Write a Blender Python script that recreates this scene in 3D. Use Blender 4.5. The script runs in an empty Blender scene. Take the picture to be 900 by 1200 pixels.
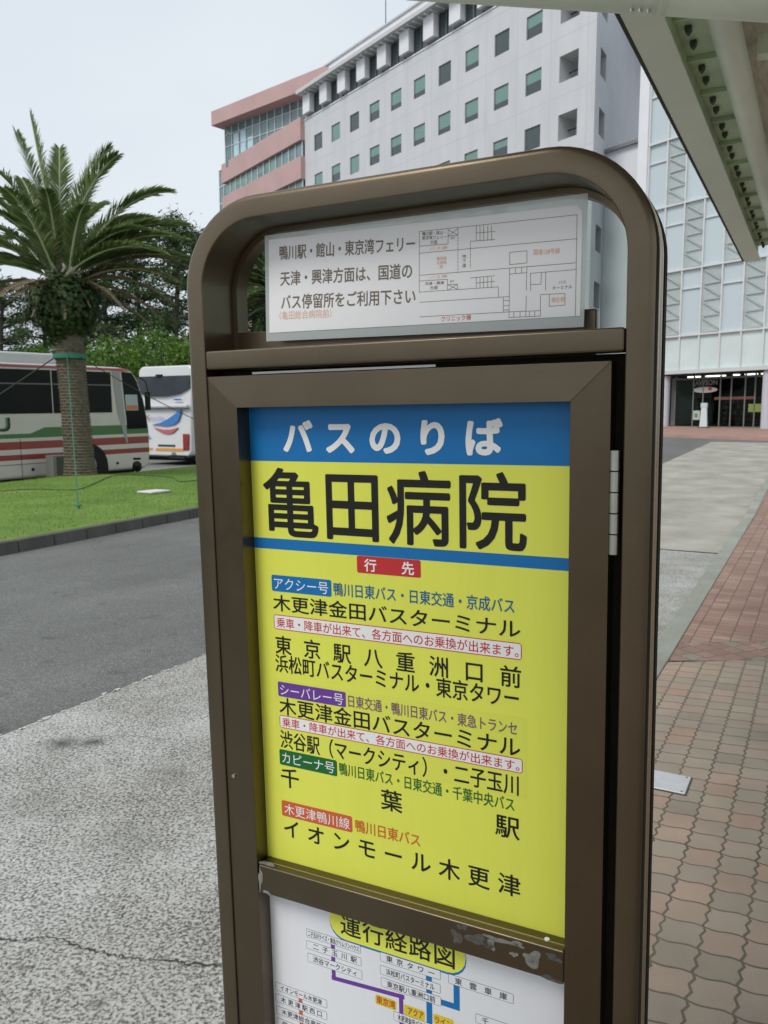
import bpy, math, random
from mathutils import Vector, Matrix, noise
C = bpy.context.scene.collection
SC = bpy.context.scene
R = math.radians
random.seed(7)

# ------------------------------------------------------------------ camera, sky, light, exposure
cam_d = bpy.data.cameras.new('camera')
cam = bpy.data.objects.new('camera', cam_d); C.objects.link(cam)
cam.location = (0, 0, 1.55)
cam.rotation_euler = (R(90 - 6.64), 0, 0)
cam_d.sensor_fit = 'HORIZONTAL'; cam_d.sensor_width = 36.0; cam_d.lens = 37.8
cam_d.clip_start = 0.05; cam_d.clip_end = 3000
cam_d.dof.use_dof = True; cam_d.dof.focus_distance = 1.0; cam_d.dof.aperture_fstop = 26
SC.camera = cam

SUN_EL, SUN_AZ = R(52), R(226)          # azimuth clockwise from +Y: behind the camera, a little to the left
w = bpy.data.worlds.new('World'); SC.world = w; w.use_nodes = True
nt = w.node_tree; nt.nodes.clear()
def N_(t, **k):
    n = nt.nodes.new(t)
    for a, b in k.items(): setattr(n, a, b)
    return n
out = N_('ShaderNodeOutputWorld'); bg = N_('ShaderNodeBackground'); bg.inputs[1].default_value = 0.10
sky = N_('ShaderNodeTexSky', sky_type='NISHITA', sun_disc=False, sun_elevation=SUN_EL, sun_rotation=SUN_AZ)
sky.dust_density = 4.0; sky.air_density = 1.0
tc = N_('ShaderNodeTexCoord'); mp = N_('ShaderNodeMapping'); mp.inputs['Scale'].default_value = (1.0, 1.0, 2.2)
nz = N_('ShaderNodeTexNoise'); nz.inputs['Scale'].default_value = 1.6; nz.inputs['Detail'].default_value = 4
rp = N_('ShaderNodeValToRGB')            # the overcast: a layer of pale cloud
rp.color_ramp.elements[0].position = .3; rp.color_ramp.elements[0].color = (3.75, 4.15, 4.5, 1)
rp.color_ramp.elements[1].position = .75; rp.color_ramp.elements[1].color = (4.5, 4.78, 4.98, 1)
mx = N_('ShaderNodeMix', data_type='RGBA'); mx.inputs[0].default_value = .9
nt.links.new(tc.outputs['Generated'], mp.inputs[0]); nt.links.new(mp.outputs[0], nz.inputs['Vector'])
nt.links.new(nz.outputs[0], rp.inputs[0]); nt.links.new(sky.outputs[0], mx.inputs[6]); nt.links.new(rp.outputs[0], mx.inputs[7])
nt.links.new(mx.outputs[2], bg.inputs[0]); nt.links.new(bg.outputs[0], out.inputs[0])

sd = bpy.data.lights.new('sun', 'SUN'); sd.energy = 1.1; sd.angle = R(22); sd.color = (1, .96, .9)
so = bpy.data.objects.new('sun', sd); C.objects.link(so)
sdir = Vector((math.sin(SUN_AZ) * math.cos(SUN_EL), math.cos(SUN_AZ) * math.cos(SUN_EL), math.sin(SUN_EL)))
so.rotation_euler = sdir.to_track_quat('Z', 'Y').to_euler(); so.location = (0, -20, 40)

vs = SC.view_settings
SC.display_settings.display_device = 'sRGB'
vs.view_transform = 'Standard'; vs.look = 'None'; vs.gamma = 1.0; vs.exposure = 0.93; vs.use_curve_mapping = False
SC.cycles.max_bounces = 8; SC.cycles.transparent_max_bounces = 12
SC.cycles.use_denoising = True

# ------------------------------------------------------------------ materials
def node_mat(name):
    m = bpy.data.materials.new(name); m.use_nodes = True
    return m, m.node_tree, m.node_tree.nodes['Principled BSDF']
def mathn(t, op, a, b=None, c=None):
    n = t.nodes.new('ShaderNodeMath'); n.operation = op
    for i, x in enumerate((a, b, c)):
        if x is None: continue
        if isinstance(x, (int, float)): n.inputs[i].default_value = x
        else: t.links.new(x, n.inputs[i])
    return n.outputs[0]
def mixc(t, f, a, b, blend='MIX'):
    n = t.nodes.new('ShaderNodeMix'); n.data_type = 'RGBA'; n.blend_type = blend
    for i, x in ((0, f), (6, a), (7, b)):
        if isinstance(x, (int, float)): n.inputs[i].default_value = x
        elif isinstance(x, tuple): n.inputs[i].default_value = x if len(x) == 4 else x + (1,)
        else: t.links.new(x, n.inputs[i])
    return n.outputs[2]
def ramp(t, x, stops):
    n = t.nodes.new('ShaderNodeValToRGB'); t.links.new(x, n.inputs[0]); e = n.color_ramp.elements
    while len(e) < len(stops): e.new(.5)
    for k, (p, c) in enumerate(stops):
        e[k].position = p; e[k].color = (c, c, c, 1) if isinstance(c, (int, float)) else tuple(c[:3]) + (1,)
    return n.outputs[0]
def coords(t, kind='Object', scale=None):
    o = t.nodes.new('ShaderNodeTexCoord').outputs[kind]
    if scale:
        m = t.nodes.new('ShaderNodeMapping'); m.inputs['Scale'].default_value = scale
        t.links.new(o, m.inputs[0]); o = m.outputs[0]
    return o
def noisen(t, co, scale, detail=3, rough=.55):
    n = t.nodes.new('ShaderNodeTexNoise'); t.links.new(co, n.inputs['Vector'])
    n.inputs['Scale'].default_value = scale; n.inputs['Detail'].default_value = detail; n.inputs['Roughness'].default_value = rough
    return n.outputs[0]
def voron(t, co, scale, feature='F1', out='Distance'):
    n = t.nodes.new('ShaderNodeTexVoronoi'); n.feature = feature; t.links.new(co, n.inputs['Vector'])
    n.inputs['Scale'].default_value = scale
    return n.outputs[out]
def bumpn(t, b, h, strength=.3, dist=.01):
    n = t.nodes.new('ShaderNodeBump'); n.inputs['Strength'].default_value = strength; n.inputs['Distance'].default_value = dist
    t.links.new(h, n.inputs['Height']); t.links.new(n.outputs[0], b.inputs['Normal'])
def M(name, col, rough=.6, metal=0., var=.12, vs=3., detail=4, bump=0., bs=60., bd=.004, spec=.5, coat=0., stretch=None, rvar=0.):
    m, t, b = node_mat(name)
    co = coords(t, 'Object', stretch)
    n = noisen(t, co, vs, detail)
    f = ramp(t, n, [(.25, 1 - var), (.75, 1 + var)])
    t.links.new(mixc(t, 1.0, col, f, 'MULTIPLY'), b.inputs['Base Color'])
    b.inputs['Roughness'].default_value = rough; b.inputs['Metallic'].default_value = metal
    b.inputs['Specular IOR Level'].default_value = spec; b.inputs['Coat Weight'].default_value = coat
    if rvar:
        t.links.new(mathn(t, 'ADD', mathn(t, 'MULTIPLY', n, rvar * 2), rough - rvar), b.inputs['Roughness'])
    if bump: bumpn(t, b, noisen(t, co, bs, 5), bump, bd)
    return m
def flat(name, col, rough=.45, spec=.4): return M(name, col, rough, var=.02, vs=8, spec=spec)
def glow(name, col, s):
    m, t, b = node_mat(name); b.inputs['Base Color'].default_value = col + (1,)
    b.inputs['Emission Color'].default_value = col + (1,); b.inputs['Emission Strength'].default_value = s
    return m
def leafmat(name, c0, c1, c2, rough=.55, trans=.25):
    m, t, b = node_mat(name)
    g = t.nodes.new('ShaderNodeNewGeometry').outputs['Random Per Island']
    n = noisen(t, coords(t), 1.3, 3)
    k = mathn(t, 'ADD', mathn(t, 'MULTIPLY', g, .6), mathn(t, 'MULTIPLY', n, .4))
    col = ramp(t, k, [(.2, c0), (.5, c1), (.8, c2)])
    t.links.new(col, b.inputs['Base Color']); b.inputs['Roughness'].default_value = rough
    b.inputs['Specular IOR Level'].default_value = .3
    tr = t.nodes.new('ShaderNodeBsdfTranslucent'); t.links.new(col, tr.inputs[0])
    mxs = t.nodes.new('ShaderNodeMixShader'); mxs.inputs[0].default_value = trans
    o = t.nodes['Material Output']
    t.links.new(b.outputs[0], mxs.inputs[1]); t.links.new(tr.outputs[0], mxs.inputs[2]); t.links.new(mxs.outputs[0], o.inputs[0])
    return m
def glassmat(name, tint, refl=.25, rough=.03, film=.0, film_col=(.8, .85, .88)):
    # thin pane: part seen through, part mirrored, part pale film
    m, t, b = node_mat(name)
    tr = t.nodes.new('ShaderNodeBsdfTransparent'); tr.inputs[0].default_value = tint + (1,)
    gl = t.nodes.new('ShaderNodeBsdfGlossy'); gl.inputs['Roughness'].default_value = rough; gl.inputs[0].default_value = (.9, .95, .95, 1)
    lw = t.nodes.new('ShaderNodeLayerWeight'); lw.inputs[0].default_value = refl
    m1 = t.nodes.new('ShaderNodeMixShader'); t.links.new(lw.outputs['Fresnel'], m1.inputs[0])
    t.links.new(tr.outputs[0], m1.inputs[1]); t.links.new(gl.outputs[0], m1.inputs[2])
    last = m1.outputs[0]
    if film:
        b.inputs['Base Color'].default_value = film_col + (1,); b.inputs['Roughness'].default_value = .3
        m2 = t.nodes.new('ShaderNodeMixShader'); m2.inputs[0].default_value = film
        t.links.new(last, m2.inputs[1]); t.links.new(b.outputs[0], m2.inputs[2]); last = m2.outputs[0]
    t.links.new(last, t.nodes['Material Output'].inputs[0])
    return m

# ------------------------------------------------------------------ mesh helpers
class MB:
    def __init__(s): s.v = []; s.f = []; s.m = []
    def add(s, vs, fs, mi=0):
        k = len(s.v); s.v += [tuple(x) for x in vs]; s.f += [tuple(k + i for i in f) for f in fs]; s.m += [mi] * len(fs); return s
    def box(s, a, b, mi=0):
        (x0, y0, z0), (x1, y1, z1) = a, b
        return s.add([(x0,y0,z0),(x1,y0,z0),(x1,y1,z0),(x0,y1,z0),(x0,y0,z1),(x1,y0,z1),(x1,y1,z1),(x0,y1,z1)],
                     [(0,3,2,1),(4,5,6,7),(0,1,5,4),(1,2,6,5),(2,3,7,6),(3,0,4,7)], mi)
    def bar(s, p, q, wd, ht, mi=0, up=(0,0,1)):
        p, q = Vector(p), Vector(q); d = (q - p).normalized(); u = Vector(up)
        if abs(d.dot(u)) > .98: u = Vector((1, 0, 0))
        a = d.cross(u).normalized() * wd / 2; b = a.cross(d).normalized() * ht / 2
        return s.add([p-a-b, p+a-b, p+a+b, p-a+b, q-a-b, q+a-b, q+a+b, q-a+b], [(0,1,2,3),(7,6,5,4),(0,4,5,1),(1,5,6,2),(2,6,7,3),(3,7,4,0)], mi)
    def tube(s, pts, r, n=8, mi=0, caps=True):
        pts = [Vector(p) for p in pts]; rr = r if isinstance(r, (list, tuple)) else [r] * len(pts)
        k0 = len(s.v); ref = None
        for i, p in enumerate(pts):
            d = (pts[min(i+1, len(pts)-1)] - pts[max(i-1, 0)]).normalized()
            if ref is None:
                ref = d.cross(Vector((0,0,1)));
                if ref.length < .05: ref = d.cross(Vector((1,0,0)))
            ref = (ref - d * ref.dot(d)).normalized(); b = d.cross(ref)
            for k in range(n):
                a = 2 * math.pi * k / n; s.v.append(tuple(p + (ref * math.cos(a) + b * math.sin(a)) * rr[i]))
        for i in range(len(pts) - 1):
            for k in range(n):
                s.f.append((k0+i*n+k, k0+i*n+(k+1)%n, k0+(i+1)*n+(k+1)%n, k0+(i+1)*n+k)); s.m.append(mi)
        if caps:
            s.f.append(tuple(k0+k for k in range(n))[::-1]); s.m.append(mi)
            s.f.append(tuple(k0+(len(pts)-1)*n+k for k in range(n))); s.m.append(mi)
        return s
    def lathe(s, prof, n=16, mi=0, cx=0, cy=0):
        k0 = len(s.v)
        for r, z in prof:
            for k in range(n): s.v.append((cx + r*math.cos(2*math.pi*k/n), cy + r*math.sin(2*math.pi*k/n), z))
        for i in range(len(prof)-1):
            for k in range(n): s.f.append((k0+i*n+k, k0+i*n+(k+1)%n, k0+(i+1)*n+(k+1)%n, k0+(i+1)*n+k)); s.m.append(mi)
        s.f.append(tuple(k0+k for k in range(n))[::-1]); s.m.append(mi)
        s.f.append(tuple(k0+(len(prof)-1)*n+k for k in range(n))); s.m.append(mi)
        return s
    def prism(s, poly, axis, a, b, mi=0, mi_side=None):
        # poly: 2-D outline, extruded along axis from a to b
        def P(u, v, w): return {'x': (w,u,v), 'y': (u,w,v), 'z': (u,v,w)}[axis]
        n = len(poly); k = len(s.v)
        s.v += [P(u,v,a) for u,v in poly] + [P(u,v,b) for u,v in poly]
        s.f += [tuple(range(k, k+n))[::-1], tuple(range(k+n, k+2*n))]; s.m += [mi, mi]
        for i in range(n):
            s.f.append((k+i, k+(i+1)%n, k+n+(i+1)%n, k+n+i)); s.m.append(mi if mi_side is None else mi_side)
        return s
    def build(s, name, mats, parent=None, smooth=False, bevel=0., loc=None, fix=True, segs=2):
        me = bpy.data.meshes.new(name); me.from_pydata(s.v, [], s.f)
        for m in (mats if isinstance(mats, (list, tuple)) else [mats]): me.materials.append(m)
        me.polygons.foreach_set('material_index', s.m)
        if fix and len(s.f) < 60000:
            import bmesh
            bm = bmesh.new(); bm.from_mesh(me); bmesh.ops.recalc_face_normals(bm, faces=bm.faces); bm.to_mesh(me); bm.free()
        if smooth: me.polygons.foreach_set('use_smooth', [True] * len(me.polygons))
        me.update()
        o = bpy.data.objects.new(name, me); C.objects.link(o)
        if parent: o.parent = parent
        if loc: o.location = loc
        if bevel:
            b = o.modifiers.new('bevel', 'BEVEL'); b.width = bevel; b.segments = segs; b.limit_method = 'ANGLE'; b.angle_limit = R(35)
            if smooth is False:
                me.polygons.foreach_set('use_smooth', [True] * len(me.polygons))
                wn = o.modifiers.new('wn', 'WEIGHTED_NORMAL'); wn.keep_sharp = False
        return o
def smooth_by_angle(o, a=35):
    me = o.data; me.polygons.foreach_set('use_smooth', [True] * len(me.polygons))
    try: me.set_sharp_from_angle(angle=R(a))
    except Exception: pass
    return o
def tag(o, label=None, cat=None, group=None, kind=None):
    for k, v in (('label', label), ('category', cat), ('group', group), ('kind', kind)):
        if v: o[k] = v
    return o
def thing(name, label, cat, loc=(0,0,0), rotz=0., group=None):
    o = bpy.data.objects.new(name, None); C.objects.link(o); o.location = loc; o.rotation_euler = (0, 0, rotz)
    o.empty_display_size = .2
    return tag(o, label, cat, group)
def part_copy(o, parent, loc=None):
    c = o.copy(); C.objects.link(c); c.parent = parent
    if loc is not None: c.location = loc
    for ch in list(o.children):
        g = ch.copy(); C.objects.link(g); g.parent = c
    return c
def sstep(a, b, x):
    k = min(1, max(0, (x - a) / (b - a))); return k * k * (3 - 2 * k)

# ------------------------------------------------------------------ place frame: t along the road, u to its right
BD = Vector((.4757, .8796, 0)).normalized(); ND = Vector((BD.y, -BD.x, 0))
ROAD_ROT = math.atan2(ND.y, ND.x)
def rise(u, t):
    h = max(0, min(t, 62) - 14) * .027 * sstep(-22, -10, u)
    return h - .09 * sstep(-14.5, -17.6, u) * (1 - sstep(17, 24, t)) if u < -14.5 else h
def UT(u, t, z=0.): return ND * u + BD * t + Vector((0, 0, z + rise(u, t)))
def UTf(u, t, z=0.): return ND * u + BD * t + Vector((0, 0, z))
def sheet(name, ts, left, right, z, m, nu=6, kind='structure', obj=True):
    mb = MB(); L = len(ts)
    for t in ts:
        a, b = left(t), right(t)
        for k in range(nu + 1):
            u = a + (b - a) * k / nu; mb.v.append(tuple(UT(u, t, z)))
    for i in range(L - 1):
        for k in range(nu):
            q = i * (nu + 1) + k; mb.f.append((q, q + 1, q + nu + 2, q + nu + 1)); mb.m.append(0)
    o = mb.build(name, m, fix=False)
    return tag(o, kind=kind)
def frange(a, b, n): return [a + (b - a) * i / n for i in range(n + 1)]
def lerp_tab(tab):
    def f(t):
        if t <= tab[0][0]: return tab[0][1]
        for (t0, v0), (t1, v1) in zip(tab, tab[1:]):
            if t <= t1: return v0 + (v1 - v0) * (t - t0) / (t1 - t0)
        return tab[-1][1]
    return f

# ------------------------------------------------------------------ ground materials
def ut_nodes(t):
    co = coords(t)
    def dot(v):
        n = t.nodes.new('ShaderNodeVectorMath'); n.operation = 'DOT_PRODUCT'; t.links.new(co, n.inputs[0]); n.inputs[1].default_value = v
        return n.outputs['Value']
    return co, dot(ND), dot(BD)
def paving(name, pu, pt, zig, wav, cols, joint=.0026, rot=0., cut=None):
    m, t, b = node_mat(name); co, u, v = ut_nodes(t)
    if rot:
        c, s = math.cos(rot), math.sin(rot)
        u, v = mathn(t, 'ADD', mathn(t, 'MULTIPLY', u, c), mathn(t, 'MULTIPLY', v, s)), mathn(t, 'SUBTRACT', mathn(t, 'MULTIPLY', v, c), mathn(t, 'MULTIPLY', u, s))
    wob = noisen(t, co, 9, 2); wob = mathn(t, 'MULTIPLY', mathn(t, 'SUBTRACT', wob, .5), .008)
    u = mathn(t, 'ADD', u, wob); v = mathn(t, 'SUBTRACT', v, wob)
    tri = mathn(t, 'PINGPONG', mathn(t, 'ADD', v, 50), pt / 4)           # zig-zag sides
    zu = mathn(t, 'ADD', u, mathn(t, 'MULTIPLY', mathn(t, 'SUBTRACT', tri, pt / 8), zig))
    zv = mathn(t, 'ADD', v, mathn(t, 'MULTIPLY', mathn(t, 'SINE', mathn(t, 'MULTIPLY', u, 2 * math.pi / pu)), wav))
    cu, cv = mathn(t, 'DIVIDE', zu, pu), mathn(t, 'DIVIDE', zv, pt)
    du = mathn(t, 'MULTIPLY', mathn(t, 'PINGPONG', mathn(t, 'ADD', cu, 500), .5), pu)
    dv = mathn(t, 'MULTIPLY', mathn(t, 'PINGPONG', mathn(t, 'ADD', cv, 500), .5), pt)
    jw = mathn(t, 'ADD', mathn(t, 'MULTIPLY', noisen(t, co, 5, 2), joint * 1.6), joint * .25)
    d = mathn(t, 'MINIMUM', du, mathn(t, 'ADD', dv, joint * .2))
    e = mathn(t, 'DIVIDE', mathn(t, 'SUBTRACT', d, jw), .0022)
    k = t.nodes.new('ShaderNodeClamp'); t.links.new(e, k.inputs[0]); k = k.outputs[0]
    cb = t.nodes.new('ShaderNodeCombineXYZ'); t.links.new(mathn(t, 'FLOOR', cu), cb.inputs[0]); t.links.new(mathn(t, 'FLOOR', cv), cb.inputs[1])
    wn = t.nodes.new('ShaderNodeTexWhiteNoise'); wn.noise_dimensions = '2D'; t.links.new(cb.outputs[0], wn.inputs['Vector'])
    base = ramp(t, wn.outputs['Value'], [(i / (len(cols) - 1), c) for i, c in enumerate(cols)])
    grit = ramp(t, noisen(t, co, 420, 2, .7), [(.3, .62), (.7, 1.32)])
    big = ramp(t, noisen(t, co, 2.2, 4), [(.3, .82), (.7, 1.12)])
    base = mixc(t, 1., mixc(t, 1., base, grit, 'MULTIPLY'), big, 'MULTIPLY')
    jc = mixc(t, noisen(t, co, 3.1, 3), (.06, .053, .038), (.20, .175, .13))
    t.links.new(mixc(t, k, jc, base), b.inputs['Base Color'])
    b.inputs['Roughness'].default_value = .88; b.inputs['Specular IOR Level'].default_value = .25
    bumpn(t, b, mathn(t, 'ADD', mathn(t, 'MULTIPLY', k, 1.), mathn(t, 'MULTIPLY', noisen(t, co, 300, 2), .25)), .7, .004)
    return m
WAVE_COLS = [(.26,.225,.18), (.33,.285,.225), (.295,.257,.208), (.365,.275,.215), (.315,.275,.22), (.35,.255,.20), (.285,.253,.208)]
RED_COLS = [(.25,.155,.125), (.30,.20,.16), (.265,.16,.135), (.33,.235,.19), (.28,.18,.145)]
m_wave = paving('wave_pavers', .117, .119, .36, .0055, WAVE_COLS)
m_red = paving('red_pavers', .122, .1, .12, .002, RED_COLS)
m_mix = paving('mixed_pavers', .12, .12, .36, .0055, RED_COLS + [(.26,.24,.19), (.17,.16,.135)], rot=R(52))

def concrete_pitted(name):
    m, t, b = node_mat(name); co, u, v = ut_nodes(t)
    n1 = noisen(t, co, 88, 2, .5); n2 = noisen(t, co, 190, 2, .5); big = noisen(t, co, .9, 4); mid = noisen(t, co, 5, 4)
    x = mathn(t, 'ADD', mathn(t, 'MULTIPLY', n1, .72), mathn(t, 'MULTIPLY', n2, .28))
    x = mathn(t, 'ADD', x, mathn(t, 'MULTIPLY', mathn(t, 'SUBTRACT', big, .5), .12))
    x = mathn(t, 'ADD', x, mathn(t, 'MULTIPLY', mathn(t, 'SUBTRACT', mid, .5), .14))
    base = ramp(t, x, [(.35, (.09,.089,.079)), (.42, (.17,.17,.156)), (.49, (.34,.34,.326)), (.60, (.475,.475,.465))])
    wob = mathn(t, 'MULTIPLY', mathn(t, 'SUBTRACT', noisen(t, co, 11, 4, .6), .5), .16)      # old oil blots
    blots = None
    for (su, st_, ru, rt_, k) in ((-3.36, 2.72, .10, .085, .62), (-3.24, 2.80, .07, .06, .62), (-2.62, 2.72, .12, .10, .25), (-2.35, 2.2, .16, .12, .22), (-2.95, 2.2, .2, .14, .18), (-1.72, 1.5, .035, .03, .4), (-2.06, 1.48, .025, .02, .4), (-1.62, 9.0, .16, .35, .45), (-1.4, 7.3, .1, .22, .5)):
        a = mathn(t, 'DIVIDE', mathn(t, 'ADD', mathn(t, 'SUBTRACT', u, su), wob), ru); c = mathn(t, 'DIVIDE', mathn(t, 'ADD', mathn(t, 'SUBTRACT', v, st_), wob), rt_)
        d = mathn(t, 'SQRT', mathn(t, 'ADD', mathn(t, 'MULTIPLY', a, a), mathn(t, 'MULTIPLY', c, c)))
        m1 = mathn(t, 'MULTIPLY', mathn(t, 'SUBTRACT', 1., mathn(t, 'SMOOTH_MIN', 1., mathn(t, 'MULTIPLY', d, .75), .35)), k * 1.6)
        blots = m1 if blots is None else mathn(t, 'MAXIMUM', blots, m1)
    base = mixc(t, blots, base, (.075, .074, .062))
    t.links.new(mixc(t, 1., base, ramp(t, big, [(.3, (.84,.82,.78)), (.65, (1.06,1.07,1.07))]), 'MULTIPLY'), b.inputs['Base Color'])
    b.inputs['Roughness'].default_value = .9; b.inputs['Specular IOR Level'].default_value = .2
    bumpn(t, b, ramp(t, x, [(.40, 0.), (.55, 1.)]), .55, .004)
    return m
def asphalt(name, c=.085):
    m, t, b = node_mat(name); co = coords(t)
    n = noisen(t, co, 95, 4, .75); g = noisen(t, co, .5, 4); vv = voron(t, co, 110)
    base = ramp(t, n, [(.3, (c*.5, c*.52, c*.50)), (.52, (c, c*1.03, c*.99)), (.70, (c*2.3, c*2.35, c*2.25))])
    _, u_, v_ = ut_nodes(t); cb = t.nodes.new('ShaderNodeCombineXYZ'); t.links.new(u_, cb.inputs[0]); t.links.new(mathn(t, 'MULTIPLY', v_, .07), cb.inputs[1])
    wear = ramp(t, noisen(t, cb.outputs[0], 1.1, 3), [(.3, .88), (.7, 1.12)])            # long bands worn by wheels
    base = mixc(t, 1., base, wear, 'MULTIPLY')
    spots = ramp(t, noisen(t, co, 3.2, 5, .65), [(.30, .72), (.38, 1.), (.75, 1.06)])
    base = mixc(t, 1., base, spots, 'MULTIPLY')
    t.links.new(mixc(t, 1., base, ramp(t, g, [(.3, .84), (.7, 1.16)]), 'MULTIPLY'), b.inputs['Base Color'])
    b.inputs['Roughness'].default_value = .82; b.inputs['Specular IOR Level'].default_value = .3
    bumpn(t, b, mathn(t, 'ADD', n, mathn(t, 'MULTIPLY', vv, .6)), .5, .004)
    return m
def concrete_smooth(name, col, streak=.12):
    m, t, b = node_mat(name); co, u, v = ut_nodes(t)
    cb = t.nodes.new('ShaderNodeCombineXYZ'); t.links.new(mathn(t, 'MULTIPLY', u, 1.), cb.inputs[0]); t.links.new(mathn(t, 'MULTIPLY', v, .8), cb.inputs[1])
    n = noisen(t, cb.outputs[0], 1.1, 5, .6); f = noisen(t, co, 70, 3, .7)
    a = mixc(t, 1., col, ramp(t, n, [(.25, 1 - streak * 1.6), (.7, 1 + streak)]), 'MULTIPLY')
    t.links.new(mixc(t, 1., a, ramp(t, f, [(.3, .86), (.7, 1.1)]), 'MULTIPLY'), b.inputs['Base Color'])
    b.inputs['Roughness'].default_value = .88; b.inputs['Specular IOR Level'].default_value = .2
    bumpn(t, b, f, .3, .003)
    return m
m_pit = concrete_pitted('exposed_concrete'); m_asph = asphalt('asphalt', .122); m_beige = concrete_smooth('beige_concrete', (.33, .315, .275), .2)
m_kerb = concrete_smooth('kerb_concrete', (.27, .285, .245), .18); m_kerb_dark = concrete_smooth('dark_kerb_concrete', (.095, .095, .085), .3)
m_lot = asphalt('lot_asphalt', .16)
m_pink = concrete_smooth('pink_paving', (.33, .21, .175), .1)
m_far = concrete_smooth('far_ground', (.12, .12, .10), .2)

def grass_ground(name):
    m, t, b = node_mat(name); co = coords(t)
    n = noisen(t, co, .9, 5); f = noisen(t, co, 40, 3)
    a = ramp(t, n, [(.3, (.085,.16,.02)), (.6, (.13,.225,.032)), (.78, (.21,.22,.08))])
    t.links.new(mixc(t, 1., a, ramp(t, f, [(.3, .7), (.7, 1.2)]), 'MULTIPLY'), b.inputs['Base Color'])
    b.inputs['Roughness'].default_value = .9
    return m
m_turf = grass_ground('turf')

# ------------------------------------------------------------------ setting: ground, road, bay, pavement
mb = MB(); nx = 60
for i in range(nx + 1):
    for j in range(nx + 1):
        u = -260 + 420 * i / nx; t = -80 + 420 * j / nx
        mb.v.append(tuple(UT(u, t, -.30)))
for i in range(nx):
    for j in range(nx):
        q = i * (nx + 1) + j; mb.f.append((q, q + nx + 1, q + nx + 2, q + 1)); mb.m.append(0)
tag(mb.build('ground', m_far), kind='structure')

TS = frange(-12, 14, 13) + frange(15, 62, 47)
bay_edge = lerp_tab([(-12, -3.66), (2.6, -3.72), (5, -3.78), (25, -4.15), (37.7, -4.2)])
kerb_back = lerp_tab([(-12, -.76), (5, -.785), (10, -.835), (17, -.90), (40, -1.0), (60, -1.0)])
sheet('road', TS, lambda t: -75., lambda t: (bay_edge(t) if t < 37.9 else kerb_back(t) - .1), -.12, m_asph, 30)
pit_end = 10.62
def kb(d): return lambda t: kerb_back(t) - d
sheet('bus_bay_rough_concrete', frange(-12, pit_end, 16), bay_edge, kb(.15), -.116, m_pit, 4)
sheet('bus_bay_smooth_concrete', frange(pit_end + .012, 37.6, 24), bay_edge, kb(.15), -.113, m_beige, 4)
# pavement: wave blocks, a cut border, then red blocks
edge0 = lambda u: 5.33 + (u + .715) * .60
def pave(name, f0, f1, m, u1=6., n=24):
    mb = MB(); nu = 16
    for k in range(n + 1):
        for i in range(nu + 1):
            g = i / nu; tt0 = f0; 
            ub = kerb_back(8 if callable(f0) else f0); u = ub + (u1 - ub) * g
            a = f0(u) if callable(f0) else f0; c = f1(u) if callable(f1) else f1
            t = a + (c - a) * k / n
            if i == 0: u = kerb_back(t)
            mb.v.append(tuple(UT(u, t, 0.)))
    for k in range(n):
        for i in range(nu):
            q = k * (nu + 1) + i; mb.f.append((q, q + 1, q + nu + 2, q + nu + 1)); mb.m.append(0)
    tag(mb.build(name, m, fix=False), kind='structure')
lim = lambda u: min(edge0(u), 6.6)
pave('pavement', -12., lim, m_wave)
pave('pavement_border', lambda u: lim(u) + .004, lambda u: lim(u) + .50, m_mix, n=6)
pave('red_pavement', lambda u: lim(u) + .504, lambda u: 41.6, m_red, n=40)
# kerb of the pavement, a row of stones
t = -11.5; k = 0
mb = MB()
while t < 41:
    L = .6; a, c = kerb_back(t), kerb_back(t + L)
    p = [UT(a - .16, t + .004, -.2), UT(a - .003, t + .004, -.2), UT(c - .003, t + L - .004, -.2), UT(c - .16, t + L - .004, -.2)]
    q = [UT(a - .145, t + .004, .008), UT(a - .003, t + .004, .008), UT(c - .003, t + L - .004, .008), UT(c - .145, t + L - .004, .008)]
    mb.add(p + q, [(4,5,6,7),(0,1,5,4),(1,2,6,5),(2,3,7,6),(3,0,4,7)]); t += L
tag(mb.build('pavement_kerb', m_kerb, bevel=.008), kind='structure')
# green island
isl_front = lerp_tab([(-12, -8.0), (0, -8.25), (6.3, -8.72), (10.3, -9.2), (16, -10.1), (22, -11.6), (27, -14.2), (29, -16.6)])
def isl_back(t): return lerp_tab([(-12, -15.5), (12, -16.55), (17.6, -17.0), (29, -17.1)])(t)
def mound(u, t): return .05 + .05 * sstep(-9, -15, u) + .13 * math.exp(-((u + 15.3) ** 2 + (t - 13.2) ** 2) / 2.2) + .035 * math.exp(-((u + 13.6) ** 2 + (t - 13.9) ** 2) / .8) + .012 * noise.noise(Vector((u * .9, t * .9, 0)))
mb = MB(); nu = 34; ts = frange(-12, 28.6, 110)
for t in ts:
    for k in range(nu + 1):
        a, c = isl_back(t), isl_front(t) - .15; u = a + (c - a) * k / nu
        mb.v.append(tuple(UT(u, t, mound(u, t) if k < nu else .028)))
for i in range(len(ts) - 1):
    for k in range(nu):
        q = i * (nu + 1) + k; mb.f.append((q, q + 1, q + nu + 2, q + nu + 1)); mb.m.append(0)
tag(mb.build('grass_island_ground', m_turf, smooth=True, fix=False), kind='structure')
mb = MB(); t = -11.4
while t < 28:
    L = .6 if t > 0 else 1.2; a, c = isl_front(t), isl_front(t + L)
    p = [UT(a, t + .005, -.2), UT(a - .15, t + .005, -.2), UT(c - .15, t + L - .005, -.2), UT(c, t + L - .005, -.2)]
    q = [UT(a - .02, t + .005, .035), UT(a - .15, t + .005, .035), UT(c - .15, t + L - .005, .035), UT(c - .02, t + L - .005, .035)]
    mb.add(p + q, [(4,5,6,7),(0,1,5,4),(1,2,6,5),(2,3,7,6),(3,0,4,7)]); t += L
tag(mb.build('island_kerb', m_kerb_dark, bevel=.01), kind='structure')
mb = MB()
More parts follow.
